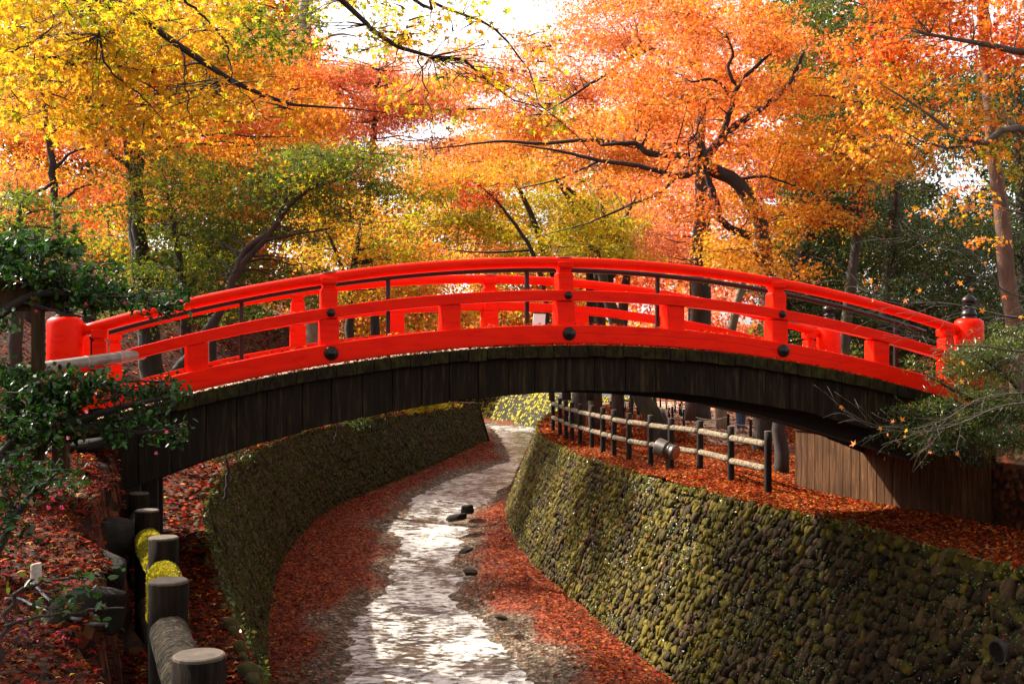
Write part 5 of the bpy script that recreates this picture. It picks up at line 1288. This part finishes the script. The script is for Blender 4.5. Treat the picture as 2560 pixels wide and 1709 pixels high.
# --- right side
tree('evergreen_tree', 'dark glossy evergreen with thick trunk beside the plank wall', 'tree',
     [st(24.8, (762, 456, .22), (764, 400, .2), (775, 330, .18), (800, 260, .14), (820, 200, .08))], cl(785, 900, 165, 345, 23, 27, 56, 28, 11, P_ever, 1.4, .055, gaps=None), .055, OVAL, 'evergreen', 'bark', spread=.5, seed=41)
tree('evergreen_tree', 'dark evergreen in front of the sky holes on the right', 'tree',
     [st(23, (880, 420, .16), (884, 330, .15), (892, 250, .12), (896, 190, .07)), st(23, (884, 330, .08), (930, 300, .06), (970, 280, .03))], cl(870, 1035, 225, 350, 21, 25, 62, 30, 10, P_ever, 1.4, .055, gaps=None), .055, OVAL, 'evergreen', 'bark', spread=.5, seed=42)
tree('evergreen_tree', 'taller dark evergreen with straight trunk behind the upper orange leaves', 'tree',
     [st(30, (892, 430, .3), (895, 300, .28), (892, 150, .25), (887, 60, .22), (880, -10, .2))], cl(800, 935, 70, 230, 28, 32, 44, 32, 13, dict(ever=3, ever2=3, olive=1), .9, .065, gaps=None) + cl(800, 960, -20, 80, 28, 32, 24, 32, 13, dict(ever2=3, olive=2), .8, .065, gaps=None), .065, OVAL, 'evergreen', 'bark', spread=.6, seed=43)
RG = [(948, 178, 24, 30), (985, 165, 14, 18)]
tree('evergreen_tree', 'low dark evergreen filling the gap behind the right end of the railing', 'tree',
     [st(26, (940, 420, .12), (938, 360, .1), (930, 310, .06))], cl(800, 1040, 290, 395, 24, 29, 40, 34, 10, P_ever, 1.2, .06, gaps=None), .06, OVAL, 'evergreen', 'bark', spread=.5, seed=48)
tree('evergreen_tree', 'drooping evergreen at the right edge beyond the cedar trunk', 'tree',
     [st(27, (1030, 430, .2), (1026, 300, .18), (1020, 160, .14), (1015, 60, .08))], cl(955, 1040, 60, 260, 25, 29, 30, 26, 10, dict(ever=3, ever2=2, olive=1), .8, .06, gaps=RG), .06, OVAL, 'evergreen', 'bark', spread=.5, seed=44)
tree('cedar_tree', 'cedar with bare reddish straight trunk near the right edge', 'tree',
     [st(17, (1020, 420, .14), (1014, 330, .13), (1006, 260, .125), (999, 200, .115), (993, 140, .105), (988, 70, .095), (983, -10, .085), (978, -90, .06))], cl(930, 1030, -110, -50, 16, 18, 8, 30, 12, P_ever, .8, .05, gaps=None), .05, NEEDLE, 'evergreen', 'barkcedar', spread=.4, seed=45)
tree('maple_tree', 'amber maple hanging over the dark evergreens right of the crooked limbs', 'tree',
     [st(21.5, (842, 420, .12), (846, 330, .11), (856, 240, .09), (866, 150, .07), (872, 90, .04))], cl(775, 915, 70, 175, 20, 23, 34, 30, 9, P_amber, .8, gaps=None) + cl(770, 870, 160, 225, 20, 22, 12, 26, 8, P_amber, .6, seed=3, gaps=None), .046, STAR, 'leaf', 'barkmoss', spread=.4, seed=46)
tree('maple_tree', 'fiery orange maple spreading in from the upper right corner', 'tree',
     [[((8.4, 13.6, -1.0), .17), ((7.9, 13.6, 1.2), .14), (1030, 132, 13.6, .05), (985, 143, 13.6, .036), (955, 132, 13.6, .026), (920, 108, 13.6, .016), (880, 84, 13.6, .006)], [((7.9, 13.6, 1.2), .1), ((7.4, 13.6, 3.2), .07), (1010, 50, 13.6, .04), (960, 40, 13.6, .025), (910, 30, 13.6, .012)], [(985, 143, 13.6, .02), (940, 146, 13.6, .014), (900, 130, 13.6, .006)]],
     cl(850, 1035, -20, 75, 13, 15, 40, 32, 10, P_dor, .8, gaps=None) + cl(860, 1010, 75, 150, 13, 15, 22, 28, 8, P_amber, .65, gaps=None) + cl(935, 1000, 180, 250, 13, 14, 8, 18, 7, P_amber, .55, gaps=None) + cl(985, 1035, 90, 180, 13, 14.5, 8, 22, 8, dict(amber=3, olive=2, ygreen=2), .6, gaps=None), .042, STAR, 'leaf', 'twig', spread=.3, per=18, seed=47, limb_r=.016)

# --- far woods beyond the bend: one mass nobody could count
rng = np.random.default_rng(77); pads = []
for (x0, x1, y0, y1, d0, d1, n, p) in [(100, 430, 70, 340, 42, 53, 150, dict(orange=3, salmon=2, amber=2, ygreen=1.5, olive=1.5, red=.3)), (400, 640, 110, 345, 62, 76, 80, dict(salmon=3, gold=2, ygreen=2, orange=2)), (340, 600, 255, 345, 60, 68, 40, dict(gold=3, ygreen=2, orange=2, salmon=2)), (620, 840, 60, 345, 46, 62, 120, dict(salmon=4, pink=3, orange=2)), (-60, 300, -50, 130, 42, 50, 110, dict(orange=2, amber=1.5, olive=3, ygreen=2, dorange=1)), (770, 920, -50, 90, 42, 50, 50, dict(olive=2, ever2=3, orange=1)), (-40, 150, 40, 260, 40, 52, 60, dict(salmon=2, orange=3, amber=2, olive=1.5)), (790, 1080, 70, 360, 38, 52, 150, dict(olive=2, ever2=3, ever=3, amber=.5))]:
    for q in cl(x0, x1, y0, y1, d0, d1, n, 34, 13, p, .75, .12, gaps=GAPS + RG + [(395, 110, 55, 75)]): pads.append((at(q[0], q[1], q[2]), q[3] * q[2] / F, q[5], q[4] * q[2] / F, q[6], q[7]))
P, Nn, Sz, Cc, sp = pad_leaves(rng, pads, .12, 1.0, 24)
tag(link('distant_woods', leaf_mesh('distant_woods', P, Nn, Sz, Cc, KITE, rng), M['leaf']), kind='stuff')

# unseen leaf masses added around and above the viewer to block sky light
rng = np.random.default_rng(78); pads = []
mixp = dict(olive=3, ever2=2, orange=1.5, amber=1, ever=2)
for k in range(80):
    a = rng.uniform(-0.15, math.pi + .1); r = rng.uniform(10, 16)
    top = 1.0 if abs(a - math.pi / 2) < 1.1 else 11
    pads.append((Vector((r * math.cos(a), -r * math.sin(a) * .9 + 1.5, rng.uniform(-1.5, top))), 2.4, 2.4, 1.3, 320, mixp))
for k in range(46):
    pads.append((Vector((rng.uniform(-2.5, 11), rng.uniform(1.0, 21), rng.uniform(8.6, 11.5))), 2.0, 2.0, .6, 170, dict(orange=3, amber=2, olive=2, ever2=1)))
P, Nn, Sz, Cc, sp = pad_leaves(rng, pads, .22, 1.1, 24)
tag(link('unseen_shade_leaves', leaf_mesh('unseen_shade_leaves', P, Nn, Sz, Cc, KITE, rng), M['leaf']), kind='stuff')
tree('maple_tree', 'unseen maple added left of the frame to shade the log fence', 'tree',  # tree put in out of view to shade the terrace and fence
     [[((-9.6, 9.5, -1.2), .2), ((-9.4, 9.6, 2.5), .16), ((-9.0, 9.8, 5.5), .1), ((-8.6, 10, 8), .04)]],
     [(-720 - 40 * (k % 4), -560 + 70 * (k // 4), 8.2 + .9 * (k % 3), 110, 46, 1.0, 420, dict(olive=3, amber=2, ygreen=2)) for k in range(16)], .06, STAR3, 'leaf', 'bark', spread=.5, seed=79)

# --- shrubs
CAM = dict(glossy=4, glossy2=2.5)
def flowers(root, pts, m='petal', cols=((.62, .03, .07),), r=.015):
    for i, (px, py, d) in enumerate(pts):
        c = at(px, py, d); rg = np.random.default_rng(i + 5); k = 7
        th = np.arange(k) * 2 * math.pi / k
        P_ = np.array(c) + np.c_[np.cos(th) * r * .45, -np.abs(rg.normal(0, .006, k)) - .03, np.sin(th) * r * .45]
        Nn_ = np.c_[np.cos(th) * .6, -np.ones(k), np.sin(th) * .6]
        link('flower', leaf_mesh('flower', P_, Nn_, np.full(k, r * 1.05), np.array(cols)[rg.integers(0, len(cols), k)] * rg.uniform(.8, 1.2, (k, 1)), OVAL, rg), M[m], root)


r_ = tree('camellia_shrub', 'dark glossy camellia overhanging the signboard and the left bridge post', 'shrub',
          [[((-4.6, 8.6, -1.3), .05), ((-4.4, 8.5, -.3), .042), (20, 300, 8.3, .032), (90, 295, 8.2, .018), (150, 300, 8.2, .01), (190, 312, 8.2, .005)], [((-4.5, 8.5, -.6), .03), (10, 270, 8.4, .022), (50, 255, 8.4, .012)], [(20, 300, 8.3, .015), (60, 312, 8.2, .01), (90, 318, 8.2, .006)]],
          cl(-20, 55, 238, 272, 7.9, 8.8, 24, 22, 10, CAM, 1.5, .050, gaps=None) + cl(20, 125, 264, 298, 7.9, 8.6, 24, 22, 9, CAM, 1.5, .050, seed=2, gaps=None) + cl(100, 190, 284, 312, 8.0, 8.4, 14, 18, 6, CAM, 1.5, .050, seed=3, gaps=None) + cl(-20, 28, 312, 330, 8, 8.6, 5, 16, 7, CAM, 1.5, .050, seed=4, gaps=None),
          .050, OVAL, 'camellia', 'bark', spread=.085, per=14, twigs=3, limb_r=.01, seed=51, flat=.35)
flowers(r_, [(38, 311, 8.1), (88, 304, 8.0), (126, 303, 8.0)])
r_ = tree('camellia_shrub', 'dense camellia spreading in front of the left end of the bridge railing', 'shrub',
          [[((-4.3, 8.0, -1.5), .05), ((-3.9, 8.0, -1.0), .042), (70, 425, 8.0, .034), (110, 410, 7.9, .024), (150, 400, 7.9, .016), (185, 395, 7.9, .008)], [((-3.9, 8.0, -1.0), .03), (60, 400, 8.0, .024), (90, 385, 8, .016), (140, 380, 7.9, .008)], [(70, 425, 8, .02), (130, 432, 7.9, .014), (185, 428, 7.9, .006)]],
          cl(-20, 84, 360, 400, 7.6, 8.5, 28, 22, 9, CAM, 1.5, .050, gaps=None) + cl(60, 180, 372, 398, 7.6, 8.2, 28, 20, 7, CAM, 1.5, .050, seed=2, gaps=None) + cl(20, 190, 408, 436, 7.6, 8.2, 38, 20, 7, CAM, 1.5, .050, seed=3, gaps=None) + cl(-20, 60, 405, 450, 7.8, 8.4, 16, 20, 9, CAM, 1.5, .050, seed=6, gaps=None),
          .050, OVAL, 'camellia', 'bark', spread=.085, per=14, twigs=3, limb_r=.01, seed=52, flat=.35)
flowers(r_, [(168, 431, 7.5), (70, 437, 7.5), (88, 411, 7.5), (158, 452, 7.6)], cols=((.60, .05, .10), (.7, .3, .36)))
r_ = tree('camellia_shrub', 'low camellia with red blooms on the terrace beside the dark boulder', 'shrub',
          [[((-3.2, 6.6, -1.5), .03), (20, 510, 6.6, .02), (40, 485, 6.6, .012), (60, 470, 6.6, .006)], [(20, 510, 6.6, .014), (0, 500, 6.6, .01), (-10, 480, 6.6, .006)]],
          cl(-15, 58, 455, 500, 6.3, 6.9, 20, 18, 8, CAM, 1.5, .050, gaps=None) + cl(-15, 18, 512, 540, 6.0, 6.6, 4, 14, 7, CAM, 1.5, .050, seed=3, gaps=None), .045, OVAL, 'camellia', 'bark', spread=.11, per=13, twigs=3, limb_r=.008, seed=53, flat=.4)
flowers(r_, [(55, 497, 6.2), (51, 506, 6.15), (64, 506, 6.15), (63, 492, 6.2)], cols=((.62, .02, .05), (.75, .08, .22)))
tree('camellia_sprig', 'thin camellia sprig with a few large leaves near the viewer', 'shrub',
     [[((-2.05, 4.3, -1.6), .014), (6, 625, 4.4, .011), (12, 598, 4.4, .009), (30, 584, 4.4, .007), (60, 578, 4.4, .005), (105, 577, 4.4, .003)], [(6, 625, 4.4, .008), (30, 618, 4.4, .006), (70, 612, 4.4, .005), (120, 607, 4.4, .003)]],
     [(px, py, 4.4, 12, 5, .05, 9, dict(glossy2=4, glossy=1, olive=1)) for px, py in [(30, 580), (55, 590), (70, 576), (95, 573), (85, 586), (60, 600), (80, 606), (105, 606), (48, 608)]], .036, OVAL, 'camellia', 'barkbrown', spread=.06, per=5, twigs=2, limb_r=.004, seed=54, flat=.4)
# fallen pink petals on the terrace
rng = np.random.default_rng(9); pts = []
for (px, py) in [(8, 622), (18, 625), (28, 624), (23, 635), (45, 632), (50, 636), (58, 638), (33, 643), (65, 640), (4, 618), (12, 630), (26, 636)]:
    p = tpt(px + rng.uniform(-3, 3), py + rng.uniform(-3, 3), .02); pts += [np.array(p) + rng.normal(0, .012, 3) * [1, 1, .3] for _ in range(3)]
pts = np.array(pts); tag(link('fallen_petals', leaf_mesh('fallen_petals', pts, np.c_[rng.normal(0, .4, (len(pts), 2)), np.ones(len(pts))], np.full(len(pts), .017), np.array([.75, .05, .28]) * rng.uniform(.7, 1.2, (len(pts), 1)), OVAL, rng), M['petal']), kind='stuff')
# shrubs along the left wall beyond the bridge
def groundpx(px, d, dz=0): return at(px, HZ, d)
for (lab, x0, x1, y0, y1, d, p, sz, sd_) in [('yellow green dwarf maple on top of the left wall', 408, 440, 398, 410, 35, P_yg, .06, 61), ('small yellow leaved plant beside the dark shrub row', 378, 392, 401, 408, 34, P_gold, .06, 62),
                                     ('dark camellia low under the bridge on the left bank', 205, 245, 440, 458, 17.5, dict(ever=3, ever2=2), .05, 63), ('dark low shrub row on the left wall top', 300, 370, 405, 425, 28, dict(ever=3, ever2=2, olive=1), .06, 64)]:
    c = at((x0 + x1) / 2, (y0 + y1) / 2, d); zg = float(z_left(np.array([c.x]), np.array([c.y]))[0])
    tree('shrub', lab, 'shrub', [[((c.x, c.y, zg - .1), .03), ((c.x + .05, c.y, (zg + c.z) / 2), .025), (tuple(c), .012)]], cl(x0, x1, y0, y1, d - .4, d + .4, 7, 14, 5, p, 1.0, sz, gaps=None), sz, STAR3 if sz > .05 and sd_ < 63 else OVAL, 'leaf' if sd_ < 63 else 'evergreen', 'bark', spread=.2, per=14, seed=sd_, limb_r=.012)
# yew and bare maple twigs at the right front
tree('yew_shrub', 'feathery dark green yew in front of the right bridge end', 'shrub',
     [[((6.1, 12.3, -1.2), .06), ((5.9, 12.2, -.9), .05), (1005, 410, 12.1, .035), (965, 395, 12.0, .02), (925, 375, 12, .008)], [((5.9, 12.2, -.9), .03), (1000, 370, 12, .02), (970, 350, 12, .01)], [(1005, 410, 12.1, .02), (960, 425, 12, .014), (915, 425, 12, .006)]],
     cl(955, 1035, 330, 400, 11.6, 12.5, 22, 22, 8, dict(ever2=3, olive=2, ever=2), 7, .045, gaps=None) + cl(905, 1030, 395, 445, 11.6, 12.4, 26, 22, 8, dict(ever=3, ever2=3, olive=1), 7, .045, gaps=None) + [(920 + 12 * k, 362 + 9 * k, 12, 12, 4, .1, 130, dict(ever2=3, olive=1)) for k in range(5)],
     .045, NEEDLE, 'evergreen', 'bark', spread=.2, per=60, twigs=4, limb_r=.012, seed=71, flat=.12, updot=.2)


def bare_maple():
    rg = np.random.default_rng(88); root = empty('bare_maple', (7.0, 10.6, -1.1), 'nearly bare maple with fine grey twigs across the right end of the bridge', 'tree')
    mb = MB(); d = 10.8
    main = [[((7.0, 10.6, -1.2), .09), ((6.7, 10.6, -.2), .075), ((6.3, 10.7, .25), .05), (1030, 318, d, .018), (990, 312, d, .014), (960, 305, d, .011), (930, 302, d, .009), (900, 304, d, .007), (878, 297, d, .005), (856, 284, d, .003)],
            [((6.7, 10.6, -.2), .05), (1030, 352, d, .018), (985, 346, d, .013), (950, 345, d, .009), (920, 338, d, .006), (890, 326, d, .003)],
            [((6.7, 10.6, -.4), .04), (1030, 402, d, .014), (990, 410, d, .011), (965, 421, d, .009), (930, 431, d, .007), (895, 430, d, .005), (868, 425, d, .004), (846, 414, d, .002)],
            [((6.7, 10.6, -.3), .03), (1028, 392, d, .012), (985, 397, d, .009), (955, 413, d, .006), (935, 430, d, .004)],
            [((6.3, 10.7, .25), .03), (1020, 296, d, .012), (990, 272, d, .009), (968, 252, d, .006), (940, 240, d, .004), (905, 238, d, .002)],
            [((6.3, 10.7, .25), .04), ((6.0, 10.8, 1.0), .03), (1030, 215, d, .014), (990, 205, d, .010), (955, 198, d, .007), (920, 185, d, .004), (890, 178, d, .002)]]
    tips = []
    for st_ in main:
        arr = np.array([[*(at(q[0], q[1], q[2]) if len(q) == 4 else q[0]), q[-1]] for q in st_])
        sm = crom(arr, 30); mb.tube([Vector(s[:3]) for s in sm], [max(.0016, s[3] * .72) for s in sm], 6)
        for k in range(12, 30):
            for _ in range(2):
                p = Vector(sm[k][:3]); t = (Vector(sm[min(k + 1, 29)][:3]) - Vector(sm[k - 1][:3])).normalized()
                v = (t + Vector((rg.normal(0, .25), rg.normal(0, .45), rg.normal(.15, .55)))).normalized(); L = rg.uniform(.12, .55)
                pts = [p]; v2 = v.copy()
                for j in range(5):
                    v2 = (v2 + Vector(rg.normal(0, .14, 3)) + Vector((-.03, 0, -.02))).normalized(); pts.append(pts[-1] + v2 * L / 5)
                mb.tube(pts, [.0024, .0021, .0018, .0015, .0012, .001], 4); tips.append(pts[-1])
                if rg.uniform() < .7:
                    q = pts[2]; v3 = (v + Vector(rg.normal(0, .6, 3))).normalized(); mb.tube([q, q + v3 * .1, q + v3 * .2 + Vector((0, 0, -.02))], [.002, .0016, .001], 4)
    mb.build('trunk', M['twig'], root, smooth=True)
    lp = [at(*q, d - .05) for q in [(893, 421), (902, 419), (881, 428), (888, 434), (921, 433), (906, 430), (899, 441), (905, 436), (930, 452), (873, 300), (905, 300), (960, 283), (947, 273), (985, 262), (972, 330), (920, 290), (910, 180), (940, 212)]] + [tips[i] for i in rg.choice(len(tips), 26, replace=False)]
    P_ = np.array([list(q) for q in lp]); n = len(P_); idx, tab = pal(rg, n, dict(amber=3, orange=2, dorange=1, salmon=1, brown=1))
    link('leaves', leaf_mesh('leaves', P_, np.c_[rg.normal(0, .5, n), -np.ones(n), rg.normal(.4, .5, n)], .036 * rg.uniform(.6, 1.3, n), tab[idx], STAR, rg), M['leaf'], root)


bare_maple()

# ------------------------------------------------------------------ small plants growing on the walls
def wall_plants(label_kind, T3, B3, nrm, n, yr, size, palette, seed, tm, bias=1.0):
    rg = np.random.default_rng(seed); i = rg.integers(1, len(T3) - 1, n * 3)
    i = i[(T3[i, 1] > yr[0]) & (T3[i, 1] < yr[1])][:n]; n = len(i)
    cx = rg.integers(0, max(2, n // 22), n); cs = rg.uniform(0, 1, (cx.max() + 1)); v = np.clip(cs[cx] + rg.normal(0, .05, n), 0, 1) ** bias
    ci = rg.integers(1, len(T3) - 1, cx.max() + 1); ci = ci[(T3[ci, 1] > yr[0]) & (T3[ci, 1] < yr[1])]; ci = ci if len(ci) else np.array([40])
    f = ci[cx % len(ci)] + rg.normal(0, .35, n); f = np.clip(f, 1, len(T3) - 2); i0 = f.astype(int); a = (f - i0)[:, None]
    Tt = T3[i0] * (1 - a) + T3[i0 + 1] * a; Bb = B3[i0] * (1 - a) + B3[i0 + 1] * a
    P_ = Bb * (1 - v)[:, None] + Tt * v[:, None] + nrm[i0] * rg.uniform(.06, .14, (n, 1))
    idx, tab = pal(rg, n, palette)
    return P_, nrm[i0] + np.array([0, 0, .7]) + rg.normal(0, .5, (n, 3)), size * rg.uniform(.5, 1.4, n), tab[idx] * rg.uniform(.6, 1.3, (n, 1))


C.update(fern=(.05, .12, .03), fern2=(.10, .20, .04), mossy=(.16, .16, .02))
for (W_, n, yr, sz, p, sd_) in [(RTd, 9000, (8.5, 15), .026, dict(fern=4, fern2=2, lred=.6, mossy=1), 5), (RTd, 3600, (14, 30), .028, dict(fern=2, fern2=2, mossy=3, lred=.6), 6), (LTd, 3600, (6, 22), .028, dict(fern=3, fern2=2, mossy=1, lred=.3), 7), (LTd, 2500, (20, 44), .035, dict(fern=2, mossy=2, lbrown=1, lred=.5), 8)]:
    P_, Nn_, Sz_, Cc_ = wall_plants('', W_[0], W_[1], W_[2], n, yr, sz, p, sd_, OVAL)
    o = link('wall_foliage', leaf_mesh('wall_foliage', P_, Nn_, Sz_, Cc_, OVAL, np.random.default_rng(sd_)), M['evergreen']); tag(o, kind='stuff')
# red leaves caught on the right wall, moss tufts along its top edge
rg = np.random.default_rng(91); n = 900; i = rg.integers(1, 118, n); v = rg.uniform(0, 1, n)[:, None]
P_ = RTd[1][i] * (1 - v) + RTd[0][i] * v + RTd[2][i] * rg.uniform(.06, .12, (n, 1)); idx, tab = pal(rg, n, PL_R)
tag(link('fallen_leaves', leaf_mesh('fallen_leaves', P_, RTd[2][i] + np.array([0, 0, .8]) + rg.normal(0, .4, (n, 3)), .036 * rg.uniform(.6, 1.2, n), tab[idx], STAR3, rg), M['deadleaf']), kind='stuff')
for W_, c0, nm in ((RTd, (.17, .17, .02), 9000), (LTd, (.10, .10, .016), 9000)):
    f = rg.uniform(1, 117, nm); i0 = f.astype(int); a = (f - i0)[:, None]; k = rg.normal(0, .05, (nm, 1))
    Tt = W_[0][i0] * (1 - a) + W_[0][i0 + 1] * a + W_[2][i0] * (.03 + k) + np.c_[np.zeros((nm, 2)), .01 - np.abs(rg.normal(0, .05, nm))]
    clump = np.sin(f * 1.7) + np.sin(f * .63 + 1) + rg.normal(0, .5, nm) > -.1
    Tt = Tt[clump]; m_ = len(Tt)
    tag(link('moss', leaf_mesh('moss', Tt, rg.normal(0, 1, (m_, 3)) + [0, 0, .6], .026 * rg.uniform(.5, 1.3, m_), np.array(c0) * rg.uniform(.5, 1.4, (m_, 1)), KITE, rg), M['evergreen']), kind='stuff')
# moss growing in patches over the faces of both walls
for W_, c0, nm, yr, th_ in ((RTd, (.105, .085, .007), 52000, (9, 34), .05), (LTd, (.085, .080, .008), 75000, (6, 45.5), -.45)):
    i = rg.integers(1, 118, nm * 2); k_ = (W_[0][i, 1] > yr[0]) & (W_[0][i, 1] < yr[1]); i = i[k_][:nm]; a = rg.uniform(0, 1, (len(i), 1)); v = rg.uniform(0, 1, len(i))
    Tt = W_[0][i] * (1 - a) + W_[0][i + 1] * a; Bb = W_[1][i] * (1 - a) + W_[1][i + 1] * a
    P_ = Bb * (1 - v)[:, None] + Tt * v[:, None] + W_[2][i] * rg.uniform(.012, .058, (len(i), 1))
    pt = bump(P_[:, 1] * 1.9, P_[:, 2] * 1.5, 1, 1.0) + .6 * bump(P_[:, 1] * 4.3, P_[:, 2] * 2.6, 1, 1.0) + .35 * v
    if th_ > 0: pt = pt - 1.1 * sstep(16.5, 12.5, P_[:, 1])
    ok = pt + rg.normal(0, .22, len(i)) > th_ + .25; P_ = P_[ok]; m_ = len(P_)
    tag(link('moss', leaf_mesh('moss', P_, W_[2][i][ok] * .8 + rg.normal(0, .6, (m_, 3)), .020 * rg.uniform(.5, 1.4, m_), np.array(c0) * rg.uniform(.35, 1.5, (m_, 1)) * rg.normal(1, .08, (m_, 3)).clip(.7, 1.3), KITE, rg), M['evergreen']), kind='stuff')
